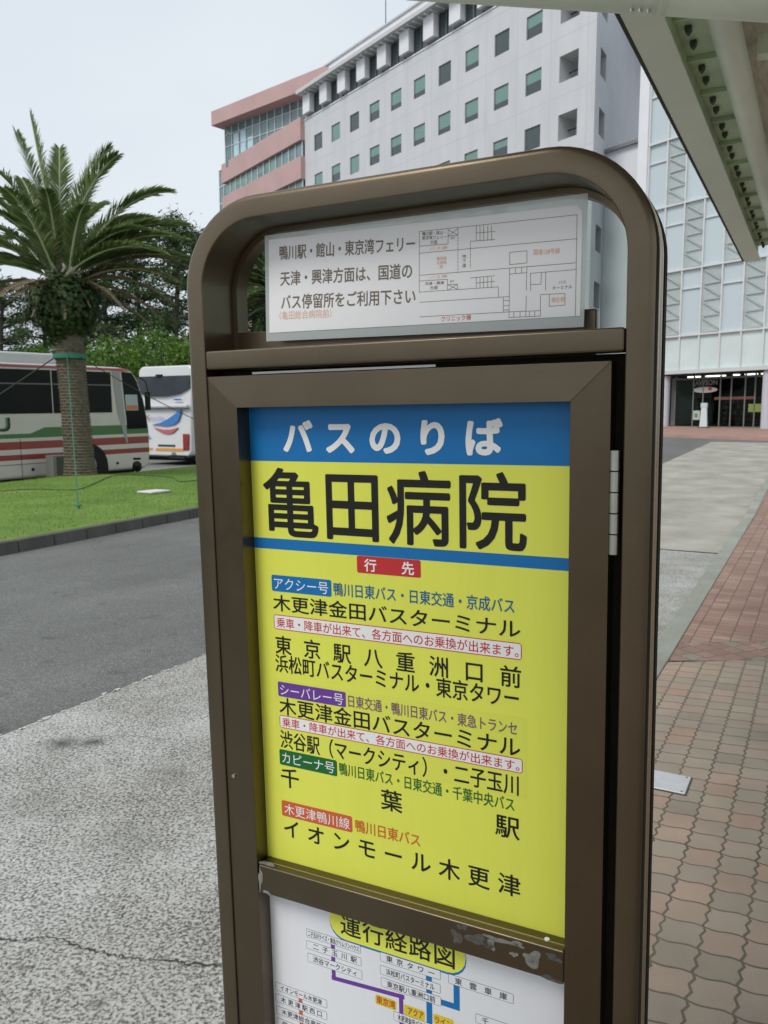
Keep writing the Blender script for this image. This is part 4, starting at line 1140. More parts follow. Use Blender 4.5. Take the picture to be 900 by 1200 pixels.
# ------------------------------------------------------------------ bus shelter roof overhead
CU, CT = 1.5, 3.0
can = thing('bus_shelter', 'pale green steel bus shelter roof with gutter beam and pipe, overhead', 'bus shelter', UT(CU, CT, 0), ROAD_ROT)
m_can = M('pale_green_paint', (.66, .73, .62), .5, var=.10, vs=1.2, detail=6, bump=.05, bs=40)
m_can2 = M('green_stained_paint', (.44, .55, .37), .55, var=.35, vs=2.5, detail=6)
m_tubec = M('pale_tube_paint', (.70, .77, .66), .42, var=.22, vs=3, detail=6, stretch=(1, .35, 1))
m_rub = M('gasket_rubber', (.035, .037, .03), .8, var=.5, vs=60, bump=.6, bs=120, bd=.01)
m_clip = flat('clip_dark', (.06, .075, .05), .7)
m_roofsh = None
m_, t_, b_ = node_mat('stained_roof_sheet')
co_ = coords(t_); st1 = noisen(t_, coords(t_, 'Object', (9, .8, 1)), 5, 6, .7); st2 = noisen(t_, co_, 1.7, 5)
t_.links.new(mixc(t_, ramp(t_, mathn(t_, 'ADD', mathn(t_, 'MULTIPLY', st1, .6), mathn(t_, 'MULTIPLY', st2, .4)), [(.42, 0.), (.62, 1.)]), (.60, .56, .45), (.90, .87, .78)), b_.inputs['Base Color'])
b_.inputs['Roughness'].default_value = .75; bumpn(t_, b_, st1, .8, .03); m_roofsh = m_
def cbox(name, a, b, m, bevel=.002, parent=None):
    mb = MB(); mb.box((a[0] - CU, a[1] - CT, a[2]), (b[0] - CU, b[1] - CT, b[2])); return mb.build(name, m, parent or can, bevel=bevel)
T0, T1 = -3., 8.42; Z0c = 3.0
cbox('fascia_panel', (-.728, T0, Z0c), (-.588, 6.795, Z0c + .012), m_can)
cbox('fascia_panel', (-.728, 6.802, Z0c), (-.588, T1, Z0c + .012), m_can)
cbox('fascia_upstand', (-.728, T0, Z0c + .0125), (-.716, T1, Z0c + .16), m_can)
cbox('edge_gasket', (-.742, T0, Z0c - .002), (-.7285, T1 - .03, Z0c + .05), m_rub, 0)
cbox('channel_top', (-.60, T0, Z0c + .072), (-.44, 8.1, Z0c + .085), m_can2)
cbox('channel_side', (-.600, T0, Z0c + .0125), (-.590, 8.1, Z0c + .071), m_can2, 0)
t = -2.6; k = 0
while t < 8.0:
    cbox('stiffener', (-.5895, t, Z0c + .05), (-.47, t + .008, Z0c + .071), m_can2, 0)
    for q in (.10, .24):
        mb = MB(); mb.prism([(-.56 - CU, Z0c + .071), (-.56 - CU, Z0c + .055), (-.552 - CU, Z0c + .044), (-.545 - CU, Z0c + .044), (-.535 - CU, Z0c + .06), (-.535 - CU, Z0c + .071)], 'y', t + q - CT, t + q + .035 - CT)
        mb.build('roof_clip', m_clip, can)
    t += .40
mb = MB(); mb.tube([(-.415 - CU, T0 - CT, Z0c + .055), (-.415 - CU, 8.25 - CT, Z0c + .055)], .056, 22); smooth_by_angle(mb.build('gutter_tube', m_tubec, can), 50)
for q in (2.35, 4.05, 6.6):
    cbox('roof_rib', (-.34, q - .035, Z0c + .11), (2.3, q + .035, Z0c + .24), m_can)
mb = MB(); n = 26
prof2 = [(-.54 + 3.1 * k / n, Z0c + .125 + .30 * math.sin(math.pi * k / n)) for k in range(n + 1)]
mb.prism([(u - CU, z) for u, z in prof2] + [(u - CU, z + .012) for u, z in prof2[::-1]], 'y', 0, 1)
mb.v = [(x, (T0 - CT) + y * (8.3 - T0), z) for x, y, z in mb.v]
smooth_by_angle(mb.build('roof_sheet', m_roofsh, can), 40)
for q in (-1.8, 2.2, 6.4):
    mb = MB(); mb.tube([(1.5 - CU, q - CT, 0), (1.5 - CU, q - CT, 3.12)], .07, 18); smooth_by_angle(mb.build('post', m_can, can), 50)
a, b = Vector((.4582, 1.9278, 2.5059 + .0)), Vector((.8277, 1.8342, 2.4390)); d = (b - a).normalized()
inv = can.matrix_basis.inverted()
pa, pb = inv @ (a - d * .42), inv @ (a + d * 1.9)
mb = MB(); mb.tube([pa, pb], .045, 20); smooth_by_angle(mb.build('tie_pipe', m_tubec, can), 50)
mb = MB()
for k in (.145, .165): 
    p = inv @ (a + d * k); mb.tube([p, p + (pb - pa).normalized() * .012], .0465, 20)
smooth_by_angle(mb.build('pipe_collar', m_can, can), 50)
mb = MB()
for k in (.10, .118, .136): p = inv @ (a + d * k); mb.tube([p + Vector((0, -.02, -.046)), p + Vector((0, -.02, -.053))], .005, 8)
mb.build('bolt', m_chrome, can)

# ------------------------------------------------------------------ plate in the pavement
pt_ = thing('cover_plate', 'small bare metal cover plate with four bolts set in the pavers', 'cover plate', UT(-.515, 3.475, .002), ROAD_ROT)
mb = MB(); mb.box((-.098, -.088, 0), (.098, .088, .006)); mb.build('plate', M('bare_steel_plate', (.60, .61, .64), .38, .35, var=.08, vs=20), pt_, bevel=.002)
mb = MB(); mb.box((-.104, -.094, -.001), (.104, .094, .002)); mb.build('rim', m_clip, pt_)
for sx_ in (-1, 1):
    for sy_ in (-1, 1):
        mb = MB(); mb.lathe([(.005, .006), (.005, .008)], 8, cx=.083 * sx_, cy=.074 * sy_); mb.build('bolt', m_frame, pt_)

# ------------------------------------------------------------------ foliage
m_palm = leafmat('palm_leaf', (.11,.175,.055), (.185,.27,.09), (.29,.345,.165), .5, .42)
m_palmdry = leafmat('drying_palm_leaf', (.085,.10,.035), (.17,.165,.075), (.28,.24,.14), .6, .25)
m_rib = flat('palm_rib', (.50, .52, .36), .45)
m_deadleaf = leafmat('dead_palm_leaf', (.13,.10,.065), (.22,.175,.115), (.30,.25,.17), .8, .2)
m_ivy = leafmat('ivy_leaf', (.014,.030,.009), (.03,.06,.015), (.06,.095,.026), .5, .15)
m_pine = leafmat('pine_needles', (.022,.050,.016), (.045,.088,.028), (.08,.13,.042), .6, .12)
m_bush = leafmat('bright_leaf', (.06,.13,.02), (.11,.215,.035), (.17,.28,.055), .55, .3)
m_bark = M('pine_bark', (.05, .042, .035), .9, var=.4, vs=6, bump=.5, bs=30, bd=.03)
m_trunk = M('palm_trunk', (.135, .112, .082), .9, var=.35, vs=9, bump=.5, bs=50, bd=.01)

def frond_mesh(O, T, sag, n=46, wid=.42, seed=0, twist=0.):
    """feathered leaf from O to T on a drooping arc; rib is slot 1"""
    random.seed(seed); mb = MB(); O, T = Vector(O), Vector(T)
    Cc = O + (T - O) * .5 + Vector((0, 0, sag)); L = (T - O).length
    def bez(s): return O * (1-s)**2 + Cc * 2*s*(1-s) + T * s*s
    def dif(s): return ((Cc - O) * (1-s) + (T - Cc) * s).normalized()
    rp_ = [bez(s / 9) for s in range(10)]
    mb.tube(rp_, [.034 * (1 - .88 * s / 9) + .004 for s in range(10)], 5, 1)
    for i in range(n):
        s = .10 + .9 * (i + random.random() * .5) / n; p = bez(s); d = dif(s)
        side = d.cross(Vector((0, 0, 1)));
        if side.length < .1: side = Vector((math.cos(twist), math.sin(twist), 0))
        side.normalize(); up = side.cross(d).normalized()
        l = wid * (math.sin(math.pi * min(1, .14 + s * .80)) ** .7) * random.uniform(.85, 1.12) * L / 3.2
        for sg in (-1, 1):
            fw = .92 + .55 * s + random.gauss(0, .08); lift = random.gauss(.32, .12)
            v = (side * sg + d * fw + up * lift).normalized()
            w0 = (d - v * d.dot(v)).normalized() * .0145
            m1 = p + v * l * .5; e = p + v * l + Vector((0, 0, -.16 * l))
            mb.add([p - w0 * .5, p + w0 * .5, m1 + w0, e, m1 - w0], [(0, 1, 2, 3, 4)], 0)
    return mb
def make_palm(name, label, base, crown, rad, fronds, dead, seed, ball=True, L=3.1):
    root = thing(name, label, 'palm tree', base)
    c = Vector(crown) - Vector(base); random.seed(seed)
    mb = MB(); H = c.z - .35; rows = int(H / .014); na = 56
    for i in range(rows + 1):
        z = H * i / rows; s = i / rows; cx, cy = c.x * s ** 1.2, c.y * s
        Rr = rad * (1 + .20 * math.exp(-z / .35) + .42 * max(0, s - .62) / .38 * max(0, s - .62) / .38 - .05 * math.sin(s * 3.1))
        for k in range(na):
            a = 2 * math.pi * k / na; row = z / .072; cell = a * 13 / (2 * math.pi) + .5 * math.floor(row); fr = row - math.floor(row)
            cc = abs((cell % 1) - .5) * 2
            r = Rr * (1 + .13 * (fr ** 1.5) * (1 - .75 * cc ** 2) - .05 + .02 * noise.noise(Vector((a * 3, z * 9, seed))))
            mb.v.append((cx + r * math.cos(a), cy + r * math.sin(a), z - .06))
    for i in range(rows):
        for k in range(na): mb.f.append((i*na+k, i*na+(k+1)%na, (i+1)*na+(k+1)%na, (i+1)*na+k)); mb.m.append(0)
    mb.build('trunk', m_trunk, root, fix=False)
    if ball:
        mb = MB(); bc = c + Vector((0, 0, -.74))
        for i in range(4200):
            v = Vector((random.gauss(0, 1), random.gauss(0, 1), random.gauss(0, 1))).normalized(); rr = random.uniform(.7, 1.08) * (1 + .14 * noise.noise(v * 2.3))
            zz = v.z; w_ = .86 if zz > -.1 else .86 * (1 + .5 * (zz + .1))
            p = bc + Vector((v.x * w_ * rr, v.y * w_ * rr, zz * .86 * rr)); q = Vector((random.gauss(0, 1), random.gauss(0, 1), random.gauss(0, 1))).normalized(); e1 = q.cross(v).normalized() * random.uniform(.03, .065); e2 = (v.cross(e1) * .7 + q * .02)
            mb.add([p - e1, p + e2, p + e1, p - e2], [(0, 1, 2, 3)])
        mb.lathe([(.05, bc.z - .75), (.42, bc.z - .6), (.62, bc.z - .2), (.62, bc.z + .3), (.35, bc.z + .65), (.05, bc.z + .7)], 14, 0, bc.x, bc.y)
        mb.build('ivy', m_ivy, root, fix=False)
    k = 0
    for (T, sag) in fronds:
        O = c + Vector((random.gauss(0, .12), random.gauss(0, .12), random.uniform(-.25, .1)))
        frond_mesh(O, c + Vector(T), sag, 118, .66, seed * 100 + k, k).build('frond', [m_palm if T[2] > .5 or k % 2 else m_palmdry, m_rib], root, fix=False); k += 1
    for i, (T, sag) in enumerate([((-.45, -.75, -1.0), .35), ((.3, -.8, -1.05), .35), ((.75, -.45, -.75), .4), ((-.95, -.3, -1.25), .4), ((2.6, -.3, -.65), .7), ((2.2, .2, -.95), .6), ((2.9, .1, .25), .8), ((-2.4, -.2, -.7), .6), ((1.6, -.6, -.9), .6), ((.0, -.6, .75), .5)] if ball else []):
        frond_mesh(c + Vector((T[0] * .1, T[1] * .2, -.2)), c + Vector(T), sag, 60, .40, seed * 100 + 200 + i, i).build('dead_frond', [m_deadleaf, m_deadleaf], root, fix=False)
    for i in range(dead):
        a = random.uniform(0, 6.28); O = c + Vector((.3 * math.cos(a), .3 * math.sin(a), -.25)); ln = random.uniform(1.0, 2.3)
        T = c + Vector((math.cos(a) * ln, math.sin(a) * ln, random.uniform(-1.2, -.45)))
        frond_mesh(O, T, random.uniform(.2, .5), 34, .42, seed * 100 + 60 + i, i).build('dead_frond', [m_deadleaf, m_deadleaf], root, fix=False)
    return root
random.seed(17)
def rnd_fronds(n, L, emin, emax):
    r = []
    for i in range(n):
        a = i * 2.39996 + random.uniform(-.2, .2); e = R(emin + (emax - emin) * (i + .5) / n + random.uniform(-6, 6)); l = L * random.uniform(.88, 1.08)
        T = (math.cos(a) * math.cos(e) * l, math.sin(a) * math.cos(e) * l, math.sin(e) * l)
        r.append((T, .32 * l * math.cos(e) * random.uniform(.8, 1.2)))
    return r
seen = [((-1.05, .3, 3.3), .05), ((-.5, -.2, 3.5), .2), ((1.1, .3, 2.95), .85), ((1.45, -.3, 2.6), .85), ((2.5, .2, 1.95), 1.0), ((-1.75, .3, 2.6), .75), ((-2.1, -.3, 2.0), .8),
        ((-2.9, .3, 1.0), .8), ((2.95, -.5, .75), .8), ((2.95, .6, .45), .75), ((2.9, 0, 1.15), .85), ((-2.9, -.4, .2), .7), ((2.75, -.6, -.2), .7), ((-2.7, -.6, -.1), .7), ((.2, 2.3, 2.2), .8), ((2.6, -.9, .35), .75), ((-2.4, -1.1, .6), .75), ((-.15, .5, 3.0), .25), ((.55, .9, 2.5), .5), ((-1.2, .8, 2.4), .6), ((1.0, -1.2, 1.3), .7), ((-1.1, -1.2, 1.2), .7), ((1.9, .9, 1.5), .8), ((2.2, -.7, .9), .7), ((-2.2, .6, 1.3), .7), ((.2, -1.3, 1.6), .7)]
pb_ = UT(-15.43, 13.39, 0); pb_.z = .16
pc_ = Vector((pb_.x - .22, pb_.y + .05, 4.80))
make_palm('palm_tree', 'date palm with ivy-covered crown base and green strap round its scarred trunk', pb_, pc_, .335, seen + rnd_fronds(4, 2.6, 10, 45), 8, 3)
p2 = UT(-14.4, 20.5, .1)
make_palm('palm_tree', 'smaller date palm further back, its fronds showing through the open top of the sign', p2, p2 + Vector((.1, 0, 4.9)), .31, rnd_fronds(34, 2.55, -30, 60), 7, 8)

def clumps(mb, centres, per, rad, sx, sy, seed, needle=False, flatz=.6):
    random.seed(seed)
    for c in centres:
        rr = rad * random.uniform(.7, 1.25)
        for i in range(per):
            v = Vector((random.gauss(0, .5), random.gauss(0, .5), random.gauss(0, .5) * flatz)) * rr; p = Vector(c) + v
            q = Vector((random.gauss(0, 1), random.gauss(0, 1), random.gauss(.3, .8))).normalized()
            a = q.cross(Vector((random.random(), random.random(), .3))).normalized() * sx * random.uniform(.7, 1.3); b = q * sy * random.uniform(.7, 1.3)
            mb.add([p - a, p + a * .9, p + b] if needle else [p - a, p - b * .5, p + a, p + b * .6], [(0, 1, 2) if needle else (0, 1, 2, 3)])
def pine(label, base, H, W, seed, bare=.3, dens=1.):
    random.seed(seed); root = thing('pine_tree', label, 'tree', base, group='pines behind the coaches')
    lean = Vector((random.uniform(-.06, .06) * H, 0, 0)); tr = MB()
    P = lambda s: lean * s * s + Vector((.18 * math.sin(s * 7 + seed), .1 * math.cos(s * 5), H * s * .97))
    tr.tube([P(k / 8) for k in range(9)], [.24 * (1 - .85 * k / 8) + .03 for k in range(9)], 8); cen = []
    nb = int(26 * dens)
    for i in range(nb):
        s = bare + (1 - bare) * (i + random.random()) / nb; o = P(s); a = i * 2.4 + random.uniform(-.5, .5); r = W * (1 - .62 * ((s - bare) / (1 - bare)) ** 1.6) * random.uniform(.55, 1.1)
        mid = o + Vector((math.cos(a) * r * .5, math.sin(a) * r * .5, r * random.uniform(-.05, .22))); e = o + Vector((math.cos(a) * r, math.sin(a) * r, r * random.uniform(.02, .32)))
        tr.tube([o, mid, e], [.085, .055, .02], 5)
        for q in range(5):
            f = random.uniform(.35, 1.05); cen.append(o.lerp(mid, f * 2) if f < .5 else mid.lerp(e, f * 2 - 1) + Vector((random.gauss(0, .3), random.gauss(0, .3), random.uniform(0, .35))))
    for q in range(6): cen.append(P(1) + Vector((random.gauss(0, .35), random.gauss(0, .35), random.uniform(-.5, .4))))
    tr.build('trunk', m_bark, root, fix=False); mb = MB(); clumps(mb, cen, 46, .66, .045, .30, seed + 1, True, .5); mb.build('crown', m_pine, root, fix=False)
def px_at(px, Y, z=-.12): return Vector(((px - 450) / 945 * Y, Y, z))
PINES = [(212, 46, 12.6, 3.3, 'dark pine whose top shows just left of the sign frame'), (168, 50, 12.6, 3.4, 'dark pine right of the palm crown, with a thin sky gap beside it'),
         (128, 47, 11.4, 3.2, 'dark pine directly behind the right fronds of the palm'), (250, 52, 13.0, 3.4, 'dark pine mostly hidden by the sign frame'),
         (64, 52, 9.6, 3.2, 'low dark pine behind the palm trunk top'), (14, 47, 9.3, 3.4, 'open branched pine at the left edge above the red striped bus'),
         (-34, 50, 10.4, 3.6, 'pine at the far left, cut by the photo edge'), (300, 50, 12.4, 3.3, 'dark pine seen through the open top of the sign'), (345, 54, 12, 3.4, 'pine wholly behind the sign, right of the one in its window'), (108, 56, 11.0, 3.2, 'pine furthest back between palm crown and pink building')]
for i, (px, Y, H, W, lab) in enumerate(PINES): pine(lab, px_at(px, Y), H, W, 40 + i, .30 if px > 100 else .36, 1.25 if px > 100 else .9)
def bush(label, base, H, W, seed, cat='tree'):
    random.seed(seed); root = thing('leafy_tree', label, cat, base, group='bright green trees behind the coaches'); cen = []; tr = MB()
    tr.tube([(0, 0, 0), (.1, 0, H * .45), (.05, .1, H * .8)], [.14, .1, .03], 7)
    for i in range(54):
        v = Vector((random.gauss(0, 1), random.gauss(0, 1), random.gauss(0, 1))).normalized() * random.uniform(.55, 1) ** .6
        p = Vector((v.x * W, v.y * W, H * .62 + v.z * H * .38)); cen.append(p)
        if i % 4 == 0: tr.tube([(.08, 0, H * .4), p * .6 + Vector((0, 0, H * .2)), p], [.05, .03, .012], 5)
    tr.build('trunk', m_bark, root, fix=False); mb = MB(); clumps(mb, cen, 85, .62, .07, .11, seed, False, .8); mb.build('crown', m_bush, root, fix=False)
BUSH = [(146, 36, 5.0, 1.7, 'bright green tree behind the roof of the red striped bus'), (192, 38, 5.6, 1.9, 'bright green tree above the white coach'), (226, 37, 5.2, 1.8, 'bright green tree beside the sign frame, behind the white coach'),
        (108, 38, 4.6, 1.5, 'bright green tree right beside the palm trunk'), (46, 39, 4.9, 1.5, 'light green tree left of the palm trunk'), (275, 39, 5.0, 1.8, 'bright green tree low in the open top of the sign')]
for i, (px, Y, H, W, lab) in enumerate(BUSH): bush(lab, px_at(px, Y), H, W, 70 + i)

# ------------------------------------------------------------------ coaches
m_gl = M('coach_glass', (.008, .011, .009), .10, var=.3, vs=.8, spec=.10)
m_rubber = flat('tyre_rubber', (.02, .02, .02), .8); m_wheel = M('wheel_steel', (.25, .25, .25), .4, .6)
m_under = flat('underbody', (.012, .012, .012), .8)
m_wpaint = M('white_coach_paint', (.62, .63, .645), .25, var=.04, vs=1, coat=.5)
def stripe_paint():
    m, t, b = node_mat('striped_coach_paint'); co = coords(t); sp = t.nodes.new('ShaderNodeSeparateXYZ'); t.links.new(co, sp.inputs[0]); x, z = sp.outputs[0], sp.outputs[2]
    def band(a, c): return mathn(t, 'MULTIPLY', mathn(t, 'GREATER_THAN', z, a), mathn(t, 'LESS_THAN', z, c))
    top = mathn(t, 'ADD', 1.43, mathn(t, 'MULTIPLY', mathn(t, 'MAXIMUM', 0., mathn(t, 'MINIMUM', 1., mathn(t, 'DIVIDE', mathn(t, 'ADD', x, 3.75), .4))), .145))
    c = mixc(t, 1., (.62, .59, .52), ramp(t, noisen(t, co, 1.2, 4), [(.3, .93), (.7, 1.05)]), 'MULTIPLY')
    c = mixc(t, band(1.32, top), c, (.045, .17, .04)); c = mixc(t, band(1.04, 1.235), c, (.28, .035, .03)); c = mixc(t, band(.775, .91), c, (.28, .035, .03))
    c = mixc(t, mathn(t, 'GREATER_THAN', z, 3.145), c, (.62, .60, .57)); c = mixc(t, band(3.07, 3.145), c, (.33, .06, .065))
    c = mixc(t, mathn(t, 'MULTIPLY', mathn(t, 'GREATER_THAN', x, -.95), mathn(t, 'GREATER_THAN', z, 3.06)), c, (.36, .06, .07))
    t.links.new(c, b.inputs['Base Color']); b.inputs['Roughness'].default_value = .28; b.inputs['Coat Weight'].default_value = .4
    return m
bh = Vector((.567, .824, 0)).normalized()
bus = thing('striped_bus', 'cream bus with green and red side stripes parked behind the palm', 'bus', Vector((-6.80, 23.6, -.2)) - Vector((bh.y, -bh.x, 0)) * 1.25)
bus.rotation_euler = (0, -R(1.0), math.atan2(bh.y, bh.x))
prof_b = [(-11.9, .3), (-.22, .3), (-.06, .42), (0, .75), (0, 1.35), (-.03, 1.75), (-.14, 2.3), (-.34, 2.85), (-.52, 3.08), (-.85, 3.17), (-2.2, 3.19), (-11.5, 3.19), (-11.9, 3.0)]
mb = MB(); mb.prism(prof_b, 'y', -1.25, 1.25); mb.build('body', stripe_paint(), bus, bevel=.09, segs=3)
def sd(name, poly, m, y=-1.25, th=.012, parent=None, flip=1):
    mb = MB(); mb.prism(poly, 'y', y - th, y + .02); return mb.build(name, m, parent or bus)
for a, b in ((-3.06, -1.27), (-4.95, -3.10), (-6.84, -4.99), (-8.73, -6.88), (-10.6, -8.77), (-11.6, -10.64)):
    w_ = sd('side_window', [(a, 1.93), (b, 1.93), (b, 3.03), (a, 3.03)], m_gl)
    mb = MB(); mb.box((a, -1.268, 2.66), (b, -1.262, 2.69)); mb.build('window_rail', m_frame, w_)
    w2 = part_copy(w_, bus); w2.location = (0, 2.5, 0); w2.scale = (1, 1, 1)
    w2.location = (0, 2.502, 0)
pl_ = sd('grey_pillar', [(-1.22, 3.07), (-.96, 3.07), (-.80, 1.1), (-.84, 1.06), (-1.10, 1.93)], flat('pillar_grey', (.36, .37, .36), .35))
sd('door_window', [(-.90, 3.05), (-.56, 3.03), (-.40, 2.8), (-.22, 2.3), (-.11, 1.75), (-.10, 1.46), (-.78, 1.46)], m_gl)
mb = MB(); mb.prism([(-.02, 1.5), (-.05, 1.78), (-.16, 2.32), (-.36, 2.86), (-.50, 3.02), (-.46, 3.04), (-.32, 2.87), (-.11, 2.32), (0.012, 1.78), (.018, 1.5)], 'y', -1.1, 1.1); mb.build('windscreen', m_gl, bus)
rb = sd('route_card', [(-.80, 1.98), (-.38, 1.98), (-.40, 2.42), (-.82, 2.42)], flat('card_pale', (.42, .50, .52), .4), th=.014)
mb = MB(); mb.box((-.78, -1.268, 2.0), (-.40, -1.262, 2.12)); mb.build('card_stripe', flat('card_orange', (.6, .2, .08), .4), rb)
for x in (-2.15, -9.2):
    pts = [(x + .66 * math.cos(R(a)), .50 + .62 * math.sin(R(a))) for a in range(0, 181, 15)]
    sd('wheel_arch', [(x - .66, .28)] + pts[::-1] + [(x + .66, .28)] if False else pts + [(x - .66, .28), (x + .66, .28)], m_under, th=.006)
    for y in (-1.1, 1.1):
        mb = MB(); mb.tube([(x, y - .15, .50), (x, y + .15, .50)], .50, 26); wh = mb.build('wheel', m_rubber, bus, bevel=.03)
        mb = MB(); mb.tube([(x, y - .163, .50), (x, y + .163, .50)], .30, 20); mb.build('rim', m_wheel, wh, bevel=.02)
mb = MB(); mb.prism([(-8.6, 3.16), (-1.95, 3.16), (-2.35, 3.42), (-2.6, 3.47), (-8.4, 3.47)], 'y', -1.0, 1.0); mb.build('roof_pod', m_wpaint, bus, bevel=.06)
mb = MB(); mb.box((-11.7, -1.1, .18), (-.5, 1.1, .32)); mb.build('underbody', m_under, bus)
mb = MB()
for x in (-4.05, -5.5, -6.9, -8.2): mb.box((x, -1.2545, .34), (x + .012, -1.2495, 1.3))
mb.box((-8.2, -1.2545, .66), (-2.95, -1.2495, .672)); mb.build('locker_seam', m_under, bus)
mb = MB()
for x, z in ((-4.0 + .25, .52), (-1.18, .52)): mb.tube([(x, -1.262, z), (x, -1.25, z)], .04, 10)
mb.box((-5.6, -1.262, .6), (-5.35, -1.25, .75)); mb.build('locker_catch', m_under, bus)
for x0_, ch in ((-4.66, 'U'), (-5.12, 'S')):
    mb = MB(); put_text(mb, ch, .03, x0_, 1.69, x0_ + .37, 1.69, .46, -1.2555, 'fit'); lt = mb.build('side_letter', flat('letter_black' + ch, (.015, .03, .015), .5), bus, fix=False)
    mb = MB(); put_text(mb, ch, .0, x0_ + .0, 1.705, x0_ + .32, 1.705, .42, -1.2575, 'fit'); mb.build('letter_face', flat('letter_green' + ch, (.10, .22, .08), .5), lt, fix=False)
mb = MB(); mb.tube([(-.42, -1.26, 2.98), (-.12, -1.31, 2.8), (-.06, -1.32, 2.5)], .018, 8); mb.box((-.11, -1.37, 1.98), (-.02, -1.22, 2.5)); mb.build('mirror', m_under, bus, bevel=.02)

coach = thing('white_coach', 'white tour coach seen from behind with blue and red swoosh', 'coach', Vector((-7.885, 29.0, -.12)), R(-28))
mb = MB(); rr = rrect(-1.25, 1.25, .32, 3.52, .22, 6); mb.prism(rr, 'y', .0, 11.6)
mb.v = [(x, y + (.16 * max(0, (z - 2.15) / 1.4) if y < 1 else 0), z) for x, y, z in mb.v]
mb.build('body', m_wpaint, coach, bevel=.06, segs=3)
def rear(name, poly, m, dy=0., parent=None, th=.02):
    mb = MB(); f = lambda z: .16 * max(0, (z - 2.15) / 1.4)
    n = len(poly); mb.add([(x, f(z) - th + dy, z) for x, z in poly] + [(x, f(z) + .03, z) for x, z in poly], [tuple(range(n))] + [(i, (i + 1) % n, n + (i + 1) % n, n + i) for i in range(n)])
    return mb.build(name, m, parent or coach)
for k in range(6):
    mb = MB(); y0 = 1.0 + 1.72 * k; mb.box((1.24, y0, 1.95), (1.258, y0 + 1.68, 3.05)); mb.box((-1.258, y0, 1.95), (-1.24, y0 + 1.68, 3.05)); mb.build('side_window', m_gl, coach)
m_rg = M('coach_rear_glass', (.03, .036, .045), .12, var=.5, vs=.7, spec=.25)
rear('rear_window', [(-1.20, 3.16), (1.20, 3.16), (1.21, 2.72), (.7, 2.52), (.1, 2.44), (-.6, 2.44), (-1.0, 2.52), (-1.21, 2.62)], m_rg)
mb = MB(); mb.box((-.35, .05, 3.13), (-.1, .14, 3.22)); mb.build('wiper_base', m_under, coach)
mb = MB(); mb.box((-1.2, -.09, 2.04), (1.2, .02, 2.16)); mb.build('ridge', m_wpaint, coach, bevel=.03)
mb = MB(); mb.box((-1.2, -.03, 1.985), (1.2, .02, 2.02)); mb.build('ridge_shade_strip', m_frame, coach)  # dark strip painted in for the shade under the ridge
rear('blue_swoosh', [(-.55, 1.44), (-.15, 1.50), (.22, 1.64), (.56, 1.82), (.80, 2.00), (.82, 1.86), (.70, 1.58), (.50, 1.45), (.12, 1.39), (-.2, 1.42)], flat('swoosh_blue', (.05, .20, .52), .3), 0., None, .008)
rear('red_swoosh', [(-.46, 1.33), (-.02, 1.26), (.3, 1.26), (.68, 1.34), (.44, 1.15), (.22, 1.10), (-.06, 1.14)], flat('swoosh_red', (.48, .13, .15), .3), 0., None, .008)
rear('blue_swoosh', [(-1.2, 1.28), (-.9, 1.25), (-.62, .93), (-1.2, .93)], flat('swoosh_light_blue', (.12, .34, .62), .3), 0., None, .008)
mb = MB()
put_text(mb, 'K', .02, -.80, 1.70, -.64, 1.70, .26, -.009, 'fit'); mb.build('coach_lettering', flat('coach_red', (.42, .08, .16), .4), coach, fix=False)
mb = MB(); put_text(mb, 'eisei', .0, -.60, 1.69, -.26, 1.69, .24, -.009, 'fit'); put_text(mb, 'Bus', .0, -.20, 1.69, .06, 1.69, .24, -.009, 'fit'); mb.build('coach_lettering', flat('coach_violet', (.36, .36, .58), .4), coach, fix=False)
mb = MB(); mb.box((.5, .0, 2.30), (.85, .02, 2.345)); mb.build('badge', m_ink['blue'], coach)
for s_ in (-1, 1):
    mb = MB(); mb.box((.92 * s_ - .14 + (.12 if s_ > 0 else -.12), -.03, .54), (.92 * s_ + .14 + (.12 if s_ > 0 else -.12), .02, 1.12)); mb.build('tail_light', M('tail_red%d' % s_, (.25, .02, .018), .15, var=.4, vs=8, coat=.5), coach, bevel=.02)
mb = MB(); mb.box((-1.2, -.012, .52), (-.55, .01, .60)); mb.box((-.4, -.012, .50), (.9, .01, .60)); mb.build('orange_strip', flat('strip_orange', (.65, .30, .05), .4), coach)
mb = MB(); x = -.28
random.seed(2)
for wd in (.09, .07, .05, .10, .08, .05, .06, .05, .08, .07, .06, .06, .05): mb.box((x, -.012, .66), (x + wd * .72, .01, .73)); x += wd * .92
mb.build('rear_writing', flat('writing_dark', (.05, .07, .06), .5), coach)
mb = MB(); mb.box((.25, -.05, .22), (1.0, .3, .36)); mb.box((-1.2, .0, .27), (1.2, .2, .33)); mb.build('bumper', m_under, coach, bevel=.02)
mb = MB(); mb.box((.36, -.014, .38), (.55, .01, .46)); mb.build('number_plate', flat('plate_grey', (.2, .2, .22), .5), coach)
mb = MB(); mb.box((-1.15, .3, .15), (1.15, 11, .34)); mb.build('underbody', m_under, coach)
for x_ in (-1.05, 1.05):
    for y_ in (2.6, 9.2):
        mb = MB(); mb.tube([(x_ - .14, y_, .5), (x_ + .14, y_, .5)], .5, 22); mb.build('wheel', m_rubber, coach)

